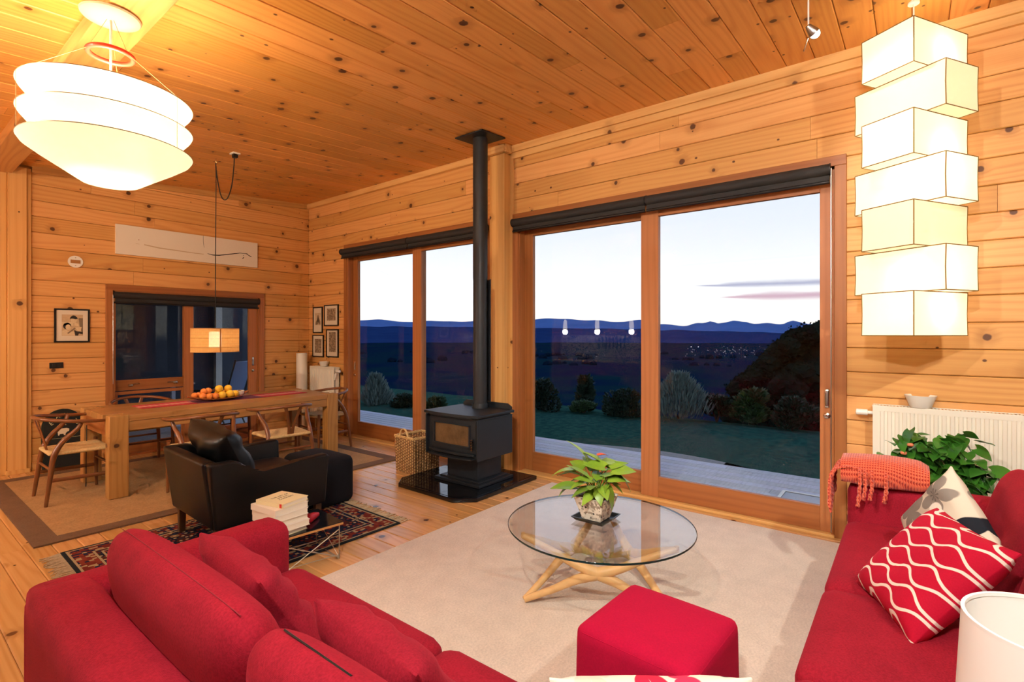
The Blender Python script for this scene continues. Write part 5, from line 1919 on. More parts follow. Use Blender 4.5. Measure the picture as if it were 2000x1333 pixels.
# switched cord hanging at the table end
cd = thing('hanging_cord', 'thin black cord with a small dark knob against the left table end', 'cord', (1.372, 6.30, .0))
obj('wire', tube_bm([(0, 0, .62), (.0, 0, .48), (-.004, 0, .40), (-.004, .01, .02)], .004, 6), M['cord'], cd)
obj('knob', soft_bm(.03, .045, .05, .014, 6), M['black'], cd, (0, 0, .43))
# ================================================================== lamps
WARM = (1.0, .76, .49)
WARM2 = (1.0, .85, .68)
# ---- three-tier floating paper pendant
FLX, FLY = .84, 3.39
fl = thing('pendant_lamp', 'large three-tier white paper saucer pendant at upper left', 'lamp', (FLX, FLY, 0))
PAP = paper_lamp('washi_paper', (1.0, .90, .66), .85)
PAP2 = paper_lamp('washi_paper_low', (1.0, .86, .58), .55)
def tier(z0, mat, low=False):
    if low:
        prof = [(.372, z0), (.374, z0 - .006), (.36, z0 - .028), (.30, z0 - .072), (.22, z0 - .125), (.15, z0 - .172), (.125, z0 - .188), (.09, z0 - .196), (0, z0 - .198)]
    else:
        prof = [(.372, z0), (.374, z0 - .006), (.366, z0 - .022), (.335, z0 - .06), (.28, z0 - .10), (.20, z0 - .135), (.12, z0 - .15)]
    o = obj('paper_shade', lathe_bm(prof, 72), mat, fl)
    obj('rim_wire', lathe_bm([(.372, z0), (.3755, z0 - .002), (.3755, z0 - .006), (.372, z0 - .004)], 72, close=True), M['wire'], o)
    return o
tier(2.765, PAP)
tier(2.63, PAP)
tier(2.495, PAP2, True)
obj('cord', tube_bm([(0, 0, 3.20), (0, 0, 2.60)], .006, 8), M['plastic_white'], fl)
obj('canopy', lathe_bm([(0, 3.213), (.12, 3.213), (.135, 3.205), (.13, 3.197), (.05, 3.185), (0, 3.184)], 48), paper_lamp('canopy_white', (1, .88, .6), .02), fl)
ring = [(.098 + .013 * math.cos(2 * PI * i / 12), 3.0 + .013 * math.sin(2 * PI * i / 12)) for i in range(12)]
obj('red_ring', lathe_bm(ring, 48, close=True), plain('red_ring', srgb('#e0402c'), .4), fl)
for a in (-56, 64, 184):
    ca, sa = math.cos(RAD(a)), math.sin(RAD(a))
    obj('wire', tube_bm([(.098 * ca, .098 * sa, 3.0), (.372 * ca, .372 * sa, 2.765)], .0012, 4), M['lamp_wire'], fl)
    obj('wire', tube_bm([(.3745 * ca, .3745 * sa, 2.765), (.3745 * ca, .3745 * sa, 2.495)], .0012, 4), M['lamp_wire'], fl)
    obj('wire', tube_bm([(.01 * ca, .01 * sa, 3.2), (.098 * ca, .098 * sa, 3.0)], .0012, 4), M['lamp_wire'], fl)
obj('bulb', lathe_bm([(0, 2.55), (.03, 2.56), (.04, 2.60), (.03, 2.64), (0, 2.65)], 16), glow('bulb_glow', (1, .85, .6), 6.0), fl)
lamp_point('pendant_bulb_light', (0, 0, 2.72), 42, WARM, .10, fl)

# ---- tall stack of paper boxes
LX, LY = 3.975, -.008
ln = thing('paper_lantern', 'tall white paper lantern of seven stacked boxes hanging before the right wall', 'lamp', (LX, LY, 0))
LP = [paper_lamp('lantern_paper_%d' % i, c_, s_) for i, (c_, s_) in enumerate((((1.0, .88, .60), .50), ((1.0, .85, .54), .40)))]
ztop, zbot = 3.307, 1.488
th_ = (ztop - zbot) / 7
TIER = [('a', 0), ('b', 1), ('a', 0), ('b', 0), ('a', 1), ('b', 0), ('a', 0)]
right, near = RT, -FW_
def corners(pts):
    q = [Vector((x_ - LX, y_ - LY, 0)) for x_, y_ in pts]
    return q + [q[0] + q[2] - q[1]]
QA = corners([(3.842, .246), (3.688, -.008), (4.122, -.264)])      # oblong boxes, turned alternately
QB = corners([(4.011, .293), (3.747, -.150), (3.998, -.302)])
for i, (kd, pm) in enumerate(TIER):
    q = QA if kd == 'a' else QB
    z1 = ztop - th_ * i
    z0 = z1 - th_ + .003
    bm = new_bm()
    n_ = 6
    rings = []
    for j in range(n_ + 1):
        zz = z0 + (z1 - z0) * j / n_
        ring_ = []
        for c_ in range(4):
            a, b = q[c_], q[(c_ + 1) % 4]
            for k_ in range(n_):
                p = a.lerp(b, k_ / n_)
                pin = 1 - .018 * math.sin(PI * j / n_) * (.4 + .6 * math.sin(PI * k_ / n_))
                ring_.append(bm.verts.new((p.x * pin, p.y * pin, zz)))
        rings.append(ring_)
    m_ = len(rings[0])
    for j in range(n_):
        for k_ in range(m_):
            bm.faces.new((rings[j][k_], rings[j][(k_ + 1) % m_], rings[j + 1][(k_ + 1) % m_], rings[j + 1][k_]))
    bm.faces.new(rings[0][::-1])
    if i == 0:
        pass
    else:
        bm.faces.new(rings[-1])
    bx2 = obj('paper_box', bm, LP[pm], ln, smooth=False)
    bm = new_bm()
    for c_ in range(4):
        a, b = q[c_], q[(c_ + 1) % 4]
        for zz in (z0, z1):
            add_tube(bm, [(a.x, a.y, zz), (b.x, b.y, zz)], .0030, 4)
        add_tube(bm, [(a.x, a.y, z0), (a.x * .985, a.y * .985, (z0 + z1) / 2), (a.x, a.y, z1)], .0030, 4)
    obj('wire_frame', bm, plain('lantern_wire_%d' % i, srgb('#8a6420'), .6), bx2)
for zz, dx, dy in ((ztop - th_ * .6, .08, .0), (ztop - th_ * 2.75, .08, -.02), (ztop - th_ * 3.4, -.05, 0), (ztop - th_ * 5.65, -.06, .0), (ztop - th_ * 6.35, .06, 0)):
    p = right * dx + near * .08
    lamp_point('lantern_bulb_light', (p.x, p.y, zz), 3.2, WARM2, .035, ln)
obj('cord', tube_bm([(0, 0, ceil_z(LX)), (0, 0, ztop - .1)], .004, 6), M['plastic_white'], ln)
obj('hanger', lathe_bm([(0, ceil_z(LX) - .012), (.03, ceil_z(LX) - .012), (.03, ceil_z(LX) + .01), (0, ceil_z(LX) + .01)], 16), M['plastic_white'], ln)

# ---- drum pendant over the dining table, its flex looped from a ceiling hook
dp = thing('drum_pendant', 'woven drum pendant lamp on a looped black flex over the dining table', 'lamp', (2.445, 6.08, 0))
R_, Z0_, Z1_ = .235, 1.305, 1.560
bm = new_bm()
n_ = 64
for zz in (0,):
    lo = [bm.verts.new((R_ * math.cos(2 * PI * i / n_), R_ * math.sin(2 * PI * i / n_), Z0_ - 1.43)) for i in range(n_)]
    hi = [bm.verts.new((R_ * math.cos(2 * PI * i / n_), R_ * math.sin(2 * PI * i / n_), Z1_ - 1.43)) for i in range(n_)]
    for i in range(n_):
        bm.faces.new((lo[i], lo[(i + 1) % n_], hi[(i + 1) % n_], hi[i]))
shade = obj('shade', bm, M['drum'], dp, (0, 0, 1.43))
for zz in (Z0_, Z1_):
    obj('hoop', lathe_bm([(R_ - .001, zz - .003), (R_ + .002, zz - .003), (R_ + .002, zz + .003), (R_ - .001, zz + .003)], 64, close=True), plain('hoop_%d' % int(zz * 100), srgb('#c08a4c'), .6), dp)
obj('seam', box_bm(R_ - .003, R_ + .0015, -.006, .006, Z0_, Z1_), plain('shade_seam', srgb('#9a6430'), .8), dp, (0, 0, 0), (0, 0, RAD(-100)))
obj('diffuser', lathe_bm([(0, 1.355), (.058, 1.355), (.06, 1.36), (.06, 1.515), (.05, 1.525), (0, 1.525)], 32), glow('opal_diffuser', (1.0, .86, .62), 4.2), dp)
for a in range(3):
    obj('spoke', tube_bm([(.0, 0, 1.548), (R_ * math.cos(a * 2.094), R_ * math.sin(a * 2.094), 1.556)], .002, 5), M['wire'], dp)
hz = ceil_z(2.42)
obj('flex', tube_bm([(0, 0, 1.52), (-.005, -.02, 2.4), (-.02, -.07, 3.2), (-.025, -.075, hz - .05)], .0045, 6), M['cord'], dp)
obj('flex_loop', tube_bm(spline([(-.025, -.075, hz - .05), (-.02, -.085, hz - .18), (.0, -.15, hz - .42), (.02, -.24, hz - .46), (.03, -.33, hz - .34), (.03, -.38, hz - .16), (.03, -.40, hz - .03)], 6), .0055, 6), M['cord'], dp)
obj('hook', tube_bm([(-.025, -.075, hz), (-.025, -.075, hz - .035), (-.01, -.075, hz - .05), (-.02, -.075, hz - .06)], .004, 6), M['brass'], dp)
obj('plug', box_bm(.01, .055, -.43, -.38, hz - .045, hz - .008, .004), M['black'], dp)
obj('ceiling_socket', box_bm(-.005, .07, -.45, -.36, hz - .010, hz + .004, .003), M['plastic_white'], dp)
lamp_point('drum_bulb_light', (0, 0, 1.44), 32, WARM, .07, dp)

# ---- small low-voltage spotlights on rods; all but the first are added fill
def wire_spot(label, x, y, drop, aims, watts, grp, lens, col=(1.0, .96, .89)):
    zc = ceil_z(x)
    e = thing('rod_spotlight', label, 'lamp', (x, y, zc), 0, grp)
    obj('rose', lathe_bm([(0, -.015), (.03, -.015), (.035, .003), (0, .003)], 20), M['steel'], e)
    obj('rod', tube_bm([(0, 0, -.01), (0, 0, -drop)], .004, 6), M['plastic_white'], e)
    obj('yoke', tube_bm([(-.03, .0, -drop - .02), (0, 0, -drop), (.03, 0, -drop - .02)], .004, 6), M['steel'], e)
    obj('wire_tail', tube_bm([(0, 0, -drop - .05), (-.02, .02, -drop - .13)], .003, 5), M['steel'], e)
    for i, a in enumerate(aims):
        d = (Vector(a) - Vector((x, y, zc - drop))).normalized()
        side = Vector((-d.y, d.x, 0)).normalized() * (.032 if i else -.032)
        p = Vector((0, 0, -drop - .035)) + side
        q = d.to_track_quat('Z', 'Y').to_euler()
        h = obj('lamp_head', lathe_bm([(0, -.045), (.012, -.045), (.018, -.03), (.027, .0), (.029, .012), (.026, .012), (.02, .0), (0, -.005)], 20), M['steel'], e, p, q)
        obj('lens', lathe_bm([(0, .008), (.025, .008), (.025, .010), (0, .010)], 20), lens, h)
        lamp_point('spot_light', p + d * .03, watts, col, .03, e, 100, p + d)
    return e
LENS = glow('halogen_lens', (1, .9, .72), 14.0)
SG = 'rod spotlights under the timber ceiling'
wire_spot('twin spotlight on a thin white rod near the top of the paper lantern', 3.30, .46, .26, [(4.45, -.5, 2.0), (1.2, .35, 1.2)], 42, SG, LENS)
wire_spot('added twin rod spotlight, unseen behind the camera over the left sofa', .2, .9, .26, [(4.4, 1.6, 2.6), (2.0, 2.4, 0)], 130, SG, LENS)  # unseen lamp, added to brighten the window wall and carpet
wire_spot('added twin rod spotlight, unseen at the kitchen side of the room', -.6, 3.6, .2, [(3.6, 5.2, 2.7), (3.3, 7.5, 2.3)], 105, SG, LENS, (1.0, .78, .54))  # unseen lamp, added as warm fill for the dining end
wire_spot('added twin rod spotlight, unseen behind the right sofa', 1.2, -1.2, .26, [(4.4, -.6, 2.2), (3.0, .4, .4)], 95, SG, LENS)  # unseen lamp, added to light the right wall and sofa
wire_spot('added twin rod spotlight, unseen behind the camera, aimed along the room', -.55, .1, .5, [(4.4, -.3, 1.9), (1.9, .2, .4)], 100, SG, LENS)  # unseen lamp added as front fill, placed to suit the lantern's shadow

# ---- white drum shade in the near right corner
sl = thing('floor_lamp', 'white tapered drum lampshade in the bottom right corner', 'lamp', (1.20, -.19, 0))
ST_ = 1.02
obj('shade', lathe_bm([(.122, ST_), (.118, ST_), (.130, ST_ - .24), (.134, ST_ - .24)], 64, close=True), M['lampshade_white'], sl)
obj('rim', lathe_bm([(.117, ST_ - .004), (.1225, ST_ - .004), (.1225, ST_ + .002), (.117, ST_ + .002)], 64, close=True), M['lampshade_white'], sl)
obj('stem', tube_bm([(0, 0, .0), (0, 0, ST_ - .12)], .008, 10), M['steel'], sl)
obj('base', lathe_bm([(0, .0125), (.11, .0125), (.11, .022), (.02, .035), (0, .035)], 40), M['steel'], sl)
obj('bulb', lathe_bm([(0, ST_ - .12), (.016, ST_ - .11), (.028, ST_ - .07), (.02, ST_ - .045), (0, ST_ - .04)], 18), M['plastic_white'], sl)

# ================================================================== begonia behind the right sofa
bp = thing('potted_begonia', 'leafy dark green begonia in a pot between the sofa arm and radiator', 'plant', (4.05, -.09, .012))
obj('pot', lathe_bm([(0, .001), (.10, .001), (.13, .26), (.14, .26), (.14, .29), (.125, .29), (.115, .25), (0, .25)], 32), M['clay'], bp)
obj('soil', lathe_bm([(0, .262), (.118, .262), (.118, .25)], 24), M['soil'], bp)
BL = []
for i, (L_, W_, d_, f_) in enumerate(((.10, .055, .35, .12), (.09, .05, .15, .25), (.12, .058, .5, .08))):
    o = obj('leaf', leaf_bm(L_, W_, d_, f_, .7), M['leaf_dark'])
    BL.append(o.data)
    bpy.data.objects.remove(o)
rr = random.Random(15)
# clumps: (right, up) seen from the camera, metres from the pot axis, radius
def seen(u, v, x=4.02):
    """height and sideways place of a clump, read along the wall"""
    s_ = (u - 1000) / 1000
    d = FW_ + RT * s_ + Vector((0, 0, (653 - v) / 1000))
    t_ = x / d.x
    return Vector((0, 0, 1.5)) + d * t_
clumps = [(1775, 868, .05, 7), (1790, 852, .03, 3), (1765, 895, .07, 9), (1800, 908, .08, 12), (1835, 880, .07, 12), (1860, 875, .06, 9), (1848, 910, .09, 16), (1880, 905, .07, 12), (1895, 930, .07, 10), (1915, 935, .06, 8), (1905, 958, .05, 6), (1860, 945, .08, 12), (1825, 945, .07, 10)]
for u_, v_, r_, n_ in clumps:
    c_ = seen(u_, v_) - Vector((4.05, -.09, 0))
    foot = Vector((rr.uniform(-.05, .05), rr.uniform(-.05, .05), .26))
    obj('stem', tube_bm(spline([foot, (foot + c_) / 2 + Vector((0, 0, .05)), c_], 4), .004, 5), M['stem'], bp)
    for i in range(int(n_ * 1.9)):
        p = c_ + Vector((rr.gauss(0, .6), rr.gauss(0, .6), rr.gauss(0, .6))) * r_
        hd = math.atan2(-1, -1.2) + rr.uniform(-1.5, 1.5)
        leaf_at(bp, BL[rr.randrange(3)], p, hd, RAD(rr.uniform(-50, 15)), RAD(rr.uniform(-35, 35)), rr.uniform(.55, .9))
obj('stake', tube_bm([(-.02, .14, .25), seen(1775, 850) - Vector((4.05, -.09, 0))], .004, 6), plain('green_stake', srgb('#3a5a52'), .5), bp)
for u_, v_ in ((1778, 873), (1765, 889)):
    p = seen(u_, v_, 3.95) - Vector((4.05, -.09, 0))
    obj('flower', soft_bm(.034, .034, .02, .01, 6), plain('faded_bloom_%d' % u_, srgb('#c9764e'), .6, noise=.2), bp, p)
# ================================================================== kitchen end, out of frame, mirrored in the panes
kb = thing('kitchen_bench', 'kitchen bench with pale doors along the left wall, mirrored in the glass', 'cabinet', (XL + .33, 5.7, 0))
obj('carcass', box_bm(-.30, .26, -1.6, 1.75, .10, .86), M['board_dark'], kb, smooth=False)
for i in range(5):
    a = -1.6 + .67 * i
    d_ = obj('door', box_bm(.262, .282, a + .003, a + .667, .11, .85, .002), M['pine_post'], kb)
    obj('handle', tube_bm([(.30, a + .1, .80), (.30, a + .25, .80)], .006, 6), M['steel'], d_)
obj('worktop', box_bm(-.32, .30, -1.62, 1.78, .86, .90, .003), M['steel'], kb)
sp_ = thing('splashback', 'pale kitchen splashback panel above the bench', 'panel', (XL + .012, 6.2, .92))
obj('sheet', box_bm(-.01, .01, -1.0, 1.25, 0, .58), M['white_paint'], sp_, smooth=False)
kr = thing('knife_rack', 'wall strip of dark kitchen knives on the splashback', 'knife rack', (XL + .03, 5.95, 1.32))
obj('strip', box_bm(-.008, .008, -.42, .42, -.02, .02), M['cedar_y'], kr, smooth=False)
for i in range(8):
    obj('knife', box_bm(.008, .014, -.38 + .1 * i, -.35 + .1 * i, -.16 - .02 * (i % 3), .10), M['black'], kr, smooth=False)
wc = thing('strip_light', 'slim strip light under the kitchen shelf', 'lamp', (XL + .2, 6.2, 1.56))
obj('shelf', box_bm(-.20, .12, -1.1, 1.3, 0, .03), M['cedar_y'], wc, smooth=False)
obj('valance', box_bm(.10, .12, -1.1, 1.3, -.08, .0), M['cedar_y'], wc, smooth=False)
obj('tube', box_bm(-.05, .0, -.9, 1.1, -.02, -.001), glow('strip_glow', (1, .88, .66), 22.0), wc, smooth=False)
isl = thing('kitchen_island', 'long timber kitchen island, mirrored in the glass', 'island', (-1.25, 5.5, 0))
obj('body', box_bm(-.30, .30, -1.3, 1.3, .02, .84), M['cedar_v'], isl, smooth=False)
obj('worktop', box_bm(-.36, .36, -1.4, 1.4, .84, .89, .004), M['oak_x'], isl)
for i, yy in enumerate((4.77, 5.6, 6.45)):
    kp = thing('kitchen_pendant', ('near', 'middle', 'far')[i] + ' of three slim glass pendants over the kitchen island', 'lamp', (-1.2, yy, 0), 0, 'kitchen island pendants')
    obj('glass_tube', lathe_bm([(0, 1.60), (.045, 1.60), (.052, 1.68), (.04, 1.80), (.02, 1.84), (0, 1.84)], 20), glow('pendant_glow_%d' % i, (1, .84, .55), 7.0), kp)
    obj('flex', tube_bm([(0, 0, 1.84), (0, 0, ceil_z(-1.2))], .003, 6), M['cord'], kp)
    lamp_point('kitchen_light', (0, 0, 1.55), 40, WARM2, .06, kp)

# ================================================================== outdoors
deck = struct('deck')
RD = rot_axes((0, 1, 0), (-1, 0, 0), (0, 0, 1))
for i in range(12):
    xx = 4.66 + .1375 * (i + .5)
    for a, b in ((-3.2, 1.1 + .3 * (i % 3)), (1.1 + .3 * (i % 3), 5.6 + .4 * (i % 2)), (5.6 + .4 * (i % 2), 12.0)):
        board(deck, (xx, (a + b) / 2, -.075), b - a - .003, .132, M['deck'], RD, name='deck_board', t=.025)
obj('fascia', box_bm(6.30, 6.33, -3.2, 12.0, -.3, -.05), M['deck'], deck, smooth=False)
obj('joist', box_bm(4.66, 6.30, -3.2, 12.0, -.25, -.08), M['backing'], deck, smooth=False)
for i in range(28):
    yy = 7.82 + .1375 * (i + .5)
    board(deck, (2.3, yy, -.075), 4.7, .132, M['deck'], rot_axes((1, 0, 0), (0, 1, 0), (0, 0, 1)), name='deck_board', t=.025)
mat_ = thing('doormat', 'pale framed mat lying on the deck outside the nearer door', 'mat', (5.30, .55, -.0495), 0)
obj('frame', boxes_bm([(-.30, .30, -.45, -.42, 0, .02), (-.30, .30, .42, .45, 0, .02), (-.30, -.27, -.42, .42, 0, .02), (.27, .30, -.42, .42, 0, .02)]), M['steel'], mat_, smooth=False)
obj('tread', box_bm(-.27, .27, -.42, .42, 0, .012), plain('mat_grey', srgb('#b8bcc0'), .8, noise=.1, nscale=60), mat_, smooth=False)

def slope_z(x_, y_):
    s_ = max(0.0, x_ - 11.5, (y_ - 17.0) * .9)
    return -.32 - .012 * max(0, min(x_, 11.5) - 6) - 46 * (1 - math.exp(-s_ * .20 / 46))
bm = new_bm()
rad_ = [3.0 * 1.13 ** i for i in range(66)]
NA = 110
rr = random.Random(77)
G = []
for r_ in rad_:
    ln_ = []
    for j in range(NA + 1):
        a = RAD(-62 + 200 * j / NA)
        x_, y_ = 4.8 + r_ * math.cos(a), 3.0 + r_ * math.sin(a)
        edge_ = x_ < 6.6 and y_ < 12.2
        x_ = max(x_, 6.32) if y_ < 12 else x_
        z_ = slope_z(x_, y_) - (.12 if edge_ else 0)
        if r_ > 60:
            z_ += min(2.5, r_ * .004) * math.sin(x_ * .021 + 2) * math.cos(y_ * .017)
        ln_.append(bm.verts.new((x_, y_, z_)))
    G.append(ln_)
for i in range(len(rad_) - 1):
    for j in range(NA):
        bm.faces.new((G[i][j], G[i + 1][j], G[i + 1][j + 1], G[i][j + 1]))
terrain = obj('terrain', bm, None)
terrain.data.materials.append(M['lawn'])
terrain.data.materials.append(M['valley'])
for p in terrain.data.polygons:
    if p.center.x > 30 or p.center.y > 40:
        p.material_index = 1
terrain['kind'] = 'structure'

def interp(tab, u):
    if u <= tab[0][0]:
        return tab[0][1]
    for (a, va), (b, vb) in zip(tab, tab[1:]):
        if u <= b:
            f = (u - a) / (b - a)
            f = f * f * (3 - 2 * f)
            return va + (vb - va) * f
    return tab[-1][1]

def ridge(name, tab, R_, zbase, mat, jag, seed, depth):
    """a range of hills at distance R_; its crest heights follow the range's own profile by bearing"""
    bm = new_bm()
    rr_ = random.Random(seed)
    ph = [(rr_.uniform(20, 140), rr_.uniform(0, 6), rr_.uniform(.3, 1)) for _ in range(7)]
    n_ = 420
    front, crest, back = [], [], []
    for i in range(n_ + 1):
        bear = RAD(-38 + 160 * i / n_)
        phi = HEAD - bear
        if abs(phi) < RAD(60):
            u = 1000 + 1000 * math.tan(phi)
        else:
            u = 2700 if phi > 0 else -700
        el = interp(tab, u) / 1000
        jg = sum(w_ * math.sin(f_ * bear + p_) for f_, p_, w_ in ph) * jag / 1000
        z_ = 1.5 + R_ * max(.25, math.cos(max(-1.0, min(1.0, phi)))) * (el + jg)
        c_, s_ = math.cos(bear), math.sin(bear)
        front.append(bm.verts.new(((R_ - depth) * c_, (R_ - depth) * s_, zbase)))
        crest.append(bm.verts.new((R_ * c_, R_ * s_, z_)))
        back.append(bm.verts.new(((R_ + depth) * c_, (R_ + depth) * s_, zbase)))
    for i in range(n_):
        bm.faces.new((front[i], front[i + 1], crest[i + 1], crest[i]))
        bm.faces.new((crest[i], crest[i + 1], back[i + 1], back[i]))
    o = obj(name, bm, mat, angle=80)
    o['kind'] = 'structure'
    return o
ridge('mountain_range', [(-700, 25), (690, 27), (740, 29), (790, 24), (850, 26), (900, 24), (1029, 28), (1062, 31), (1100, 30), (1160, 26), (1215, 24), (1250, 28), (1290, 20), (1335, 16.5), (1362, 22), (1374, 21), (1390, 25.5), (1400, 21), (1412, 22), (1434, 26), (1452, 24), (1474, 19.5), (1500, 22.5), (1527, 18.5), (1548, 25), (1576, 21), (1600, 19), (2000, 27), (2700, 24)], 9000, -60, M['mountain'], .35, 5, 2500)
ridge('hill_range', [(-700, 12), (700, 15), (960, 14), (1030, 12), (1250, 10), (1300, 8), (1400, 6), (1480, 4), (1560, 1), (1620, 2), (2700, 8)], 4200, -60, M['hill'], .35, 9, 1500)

# lights of the town in the valley
bm = new_bm()
rr = random.Random(41)
def ray_on(u, v, z_):
    d = FW_ + RT * ((u - 1000) / 1000) + Vector((0, 0, (653 - v) / 1000))
    return Vector((0, 0, 1.5)) + d * ((z_ - 1.5) / d.z)
for i in range(90):
    u = rr.gauss(1430, 60) if i < 70 else rr.uniform(1040, 1500)
    v = rr.gauss(688, 5.5)
    if i < 2:
        u, v = (1350, 1364)[i], 678
    if v < 676 or v > 706 or u > 1510:
        continue
    p = ray_on(u, v, -44)
    r_ = (p.length / 1000) * (.85 if i < 2 else rr.uniform(.22, .5))
    bmesh.ops.create_icosphere(bm, subdivisions=1, radius=r_, matrix=Matrix.Translation(p))
tag(obj('town_lights', bm, glow('street_lamp_glow', (.85, .9, 1.0), 1.2)), 'scattered small lights of the town in the dark valley', 'lights', kind='stuff')

# dark tree clumps over the valley floor
def blob_clump(bm, c, r_, rng, sub=2):
    m4 = Matrix.Translation(c) @ Matrix.Diagonal((1, 1, rng.uniform(.6, 1.0), 1))
    v0 = len(bm.verts)
    res = bmesh.ops.create_icosphere(bm, subdivisions=sub, radius=r_, matrix=m4)
    for v in res['verts']:
        v.co += Vector((rng.uniform(-1, 1), rng.uniform(-1, 1), rng.uniform(-1, 1))) * r_ * .16
bm = new_bm()
for i in range(40):
    u = rr.uniform(600, 1700)
    v = 688 + 30 * rr.random() ** 2.2
    p = ray_on(u, v, -45)
    if p.length > 2600:
        continue
    p.z = slope_z(p.x, p.y)
    for q_ in range(4):
        blob_clump(bm, p + Vector((rr.gauss(0, 14), rr.gauss(0, 14), 1)), rr.uniform(3, 9), rr, 2)
tag(obj('valley_trees', bm, M['far_tree']), 'dark clumps of trees scattered over the valley fields', 'trees', kind='stuff')

# wooded hillside on the right
bm = new_bm()
prof = [(1435, 745), (1460, 728), (1478, 712), (1500, 692), (1525, 668), (1545, 655), (1560, 641), (1580, 636), (1602, 630), (1650, 622), (1720, 606), (1800, 590), (1950, 575)]
for i in range(90):
    u = 1440 + 510 * (i / 89) ** 1.3
    tabv = interp(prof, u)
    D = 46 + rr.uniform(-3, 3)
    for k_ in range(4):
        f = k_ / 4
        d = FW_ * (D - 9 * f) + RT * ((u - 1000) / 1000 * (D - 9 * f))
        zt = 1.5 + (653 - tabv) / 1000 * D
        z_ = zt + (-11 - zt) * f * .9
        rb = rr.uniform(.9, 1.5) if k_ else rr.uniform(.7, 1.2)
        blob_clump(bm, Vector((d.x, d.y, z_ - rb * .9)), rb, rr, 3)
cs_ = [v.co.copy() for v in bm.verts]
for p in cs_[::3]:
    for q_ in range(2):
        a = Vector((rr.gauss(0, 1), rr.gauss(0, 1), rr.gauss(0, 1))).normalized()
        b = a.cross(Vector((rr.gauss(0, 1), rr.gauss(0, 1), rr.gauss(0, 1)))).normalized()
        L_ = rr.uniform(.12, .3)
        o_ = p + a * .05
        bm.faces.new([bm.verts.new(v_) for v_ in (o_, o_ + a * L_ * .5 + b * L_ * .35, o_ + a * L_, o_ + a * L_ * .5 - b * L_ * .35)])
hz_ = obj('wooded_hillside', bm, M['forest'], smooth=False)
tag(hz_, 'dark wooded hillside rising at the right of the near door', 'woodland', kind='stuff')
bm = new_bm()
pts_f, pts_b = [], []
lo_, hi_, bk_ = [], [], []
for i in range(24):
    u = 1425 + 540 * i / 23
    D = 48
    zt = 1.5 + (653 - interp(prof, u) - 14) / 1000 * D
    for lst, DD, zz in ((lo_, 33, -12), (hi_, D, zt), (bk_, 75, zt - 2)):
        d = FW_ * DD + RT * ((u - 1000) / 1000 * DD)
        lst.append(bm.verts.new((d.x, d.y, zz)))
for i in range(23):
    bm.faces.new((lo_[i], lo_[i + 1], hi_[i + 1], hi_[i])); bm.faces.new((hi_[i], hi_[i + 1], bk_[i + 1], bk_[i]))
o = obj('hillside', bm, M['forest'])
o['kind'] = 'structure'

# garden shrubs at the edge of the lawn
def shrub(name, label, u, vb, vt, hw, dist, mat, n_, leaf_l, upright, seed, cat='shrub', grp='garden shrubs beyond the deck'):
    rg = random.Random(seed)
    d = FW_ + RT * ((u - 1000) / 1000)
    base = Vector((0, 0, 0)) + d * dist
    zb = min(slope_z(base.x, base.y), 1.5 + (653 - vb) / 1000 * dist)
    h = 1.5 + (653 - vt) / 1000 * dist - zb
    w_ = hw / 1000 * dist
    e = thing(name, label, cat, (base.x, base.y, zb), 0, grp)
    bm = new_bm()
    lobes = []
    for i in range(9):
        fa = rg.uniform(0, 2 * PI)
        fh = rg.uniform(.22, .8)
        lobes.append((w_ * .5 * (1.15 - fh) * math.cos(fa), w_ * .5 * (1.15 - fh) * math.sin(fa), h * fh, w_ * rg.uniform(.3, .55), h * rg.uniform(.16, .3)))
    for i in range(n_):
        a = rg.uniform(0, 2 * PI)
        if upright:
            f = rg.random() ** .7
            prof_ = (1 - abs(f * 1.5 - .55)) * .9 + .12
            q = (rg.random() ** .45) * w_ * max(.12, prof_) * (1 + .25 * math.sin(3 * a + seed))
            p = Vector((q * math.cos(a), q * math.sin(a), f * h * (1 - .25 * (q / w_) ** 2)))
        else:
            lx_, ly_, lz_, lr_, lh_ = lobes[rg.randrange(9)]
            ce = rg.uniform(-1, 1)
            se = math.sqrt(1 - ce * ce) * rg.uniform(.75, 1.05)
            p = Vector((lx_ + lr_ * se * math.cos(a), ly_ + lr_ * se * math.sin(a), max(.01, lz_ + lh_ * ce * rg.uniform(.75, 1.05))))
        out = Vector((math.cos(a), math.sin(a), rg.uniform(.2, 1.6) if not upright else rg.uniform(1.2, 3.5))).normalized()
        sd = out.cross(Vector((rg.uniform(-1, 1), rg.uniform(-1, 1), rg.uniform(-1, 1)))).normalized()
        L_ = leaf_l * rg.uniform(.6, 1.3)
        W2 = L_ * (.28 if not upright else .10)
        v1, v2, v3, v4 = (bm.verts.new(p), bm.verts.new(p + out * L_ * .5 + sd * W2), bm.verts.new(p + out * L_), bm.verts.new(p + out * L_ * .5 - sd * W2))
        bm.faces.new((v1, v2, v3, v4))
    fo = obj('foliage', bm, mat, e, smooth=False)
    fo['kind'] = 'stuff'
    bm = new_bm()
    for i in range(6):
        a = rg.uniform(0, 6.28)
        add_tube(bm, [(0, 0, 0), (.2 * w_ * math.cos(a), .2 * w_ * math.sin(a), h * .35), (.45 * w_ * math.cos(a), .45 * w_ * math.sin(a), h * .75)], [.02, .012, .005], 5)
    obj('stems', bm, M['twig'], e)
    return e
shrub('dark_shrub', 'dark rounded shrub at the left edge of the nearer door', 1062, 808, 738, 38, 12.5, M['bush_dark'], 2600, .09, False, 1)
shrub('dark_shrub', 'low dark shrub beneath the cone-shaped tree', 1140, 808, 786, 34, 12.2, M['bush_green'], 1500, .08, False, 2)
shrub('conifer', 'small cone-shaped tree seen far down the slope', 1143, 800, 736, 17, 36, M['bush_dark'], 1800, .35, False, 3, 'tree', 'trees down the slope')
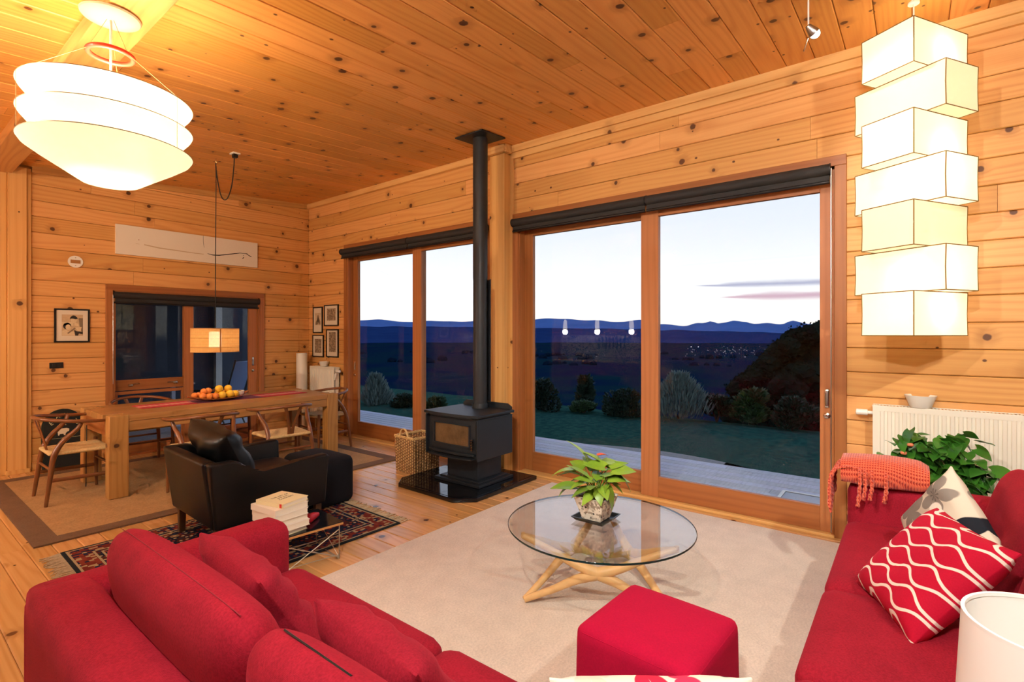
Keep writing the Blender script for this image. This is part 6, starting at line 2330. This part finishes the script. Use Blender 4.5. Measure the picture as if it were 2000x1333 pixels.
shrub('dark_shrub', 'broad dense dark shrub just left of the door mullion', 1215, 822, 757, 46, 11.6, M['bush_dark'], 3200, .08, False, 4)
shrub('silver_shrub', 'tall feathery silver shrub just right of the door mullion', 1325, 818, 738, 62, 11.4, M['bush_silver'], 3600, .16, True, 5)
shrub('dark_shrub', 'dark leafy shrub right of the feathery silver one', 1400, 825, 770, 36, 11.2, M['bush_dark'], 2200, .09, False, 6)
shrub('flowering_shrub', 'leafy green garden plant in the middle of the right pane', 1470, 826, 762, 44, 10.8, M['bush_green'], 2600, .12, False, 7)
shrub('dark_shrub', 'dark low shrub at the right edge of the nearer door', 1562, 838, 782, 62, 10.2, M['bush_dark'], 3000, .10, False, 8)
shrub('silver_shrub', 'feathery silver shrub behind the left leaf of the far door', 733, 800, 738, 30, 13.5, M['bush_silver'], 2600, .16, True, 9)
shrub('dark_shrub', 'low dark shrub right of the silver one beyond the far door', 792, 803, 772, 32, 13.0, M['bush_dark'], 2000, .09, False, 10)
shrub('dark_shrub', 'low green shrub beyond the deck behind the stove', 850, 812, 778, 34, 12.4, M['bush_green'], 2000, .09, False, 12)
# covered porch behind the dining window
porch = struct('porch_wall', boxes_bm([(-2.0, 5.6, 11.60, 11.72, -.2, 2.9), (-2.0, -1.9, 7.8, 11.6, -.2, 2.9)]), plain('porch_cladding', srgb('#2b3442'), .8, noise=.2, nscale=5), smooth=False)
struct('porch_roof', box_bm(-2.0, 4.75, 7.8, 11.75, 2.55, 2.65), plain('porch_soffit', srgb('#4a4440'), .8, noise=.1), smooth=False)
struct('porch_post', boxes_bm([(4.6, 4.72, 11.4, 11.52, -.2, 2.55)]), M['deck'], smooth=False)
ot = thing('outdoor_table', 'grey slatted outdoor table seen through the dining window', 'table', (2.75, 9.9, -.05))
for i in range(6):
    obj('slat', box_bm(-.75, .75, -.42 + .14 * i + .004, -.28 + .14 * i - .004, .71, .735, .003), M['deck'], ot)
for a in (-.68, .68):
    for b in (-.36, .36):
        obj('leg', box_bm(a - .03, a + .03, b - .03, b + .03, 0, .71), M['deck'], ot, smooth=False)
oc = thing('outdoor_chair', 'blue-grey reclining outdoor chair seen through the dining window', 'chair', (3.66, 9.0, -.05), RAD(215))
mesh_m = plain('chair_sling', srgb('#6f84ac'), .6, noise=.1, nscale=80)
bm = box_bm(-.24, .24, -.012, .012, 0, .72, .005)
obj('backrest', bm, mesh_m, oc, (0, .22, .42), (RAD(-18), 0, 0))
obj('seat', box_bm(-.24, .24, -.25, .24, .40, .42, .005), mesh_m, oc)
for a in (-.26, .26):
    obj('leg', tube_bm([(a, -.26, 0), (a, -.24, .42), (a, .25, .40), (a, .46, 1.14)], .013, 8), M['flue'], oc)
    obj('leg', tube_bm([(a, .32, 0), (a, .05, .62), (a, -.24, .64)], .013, 8), M['flue'], oc)
    obj('armrest', box_bm(a - .02, a + .02, -.26, .26, .64, .66, .004), M['flue'], oc)
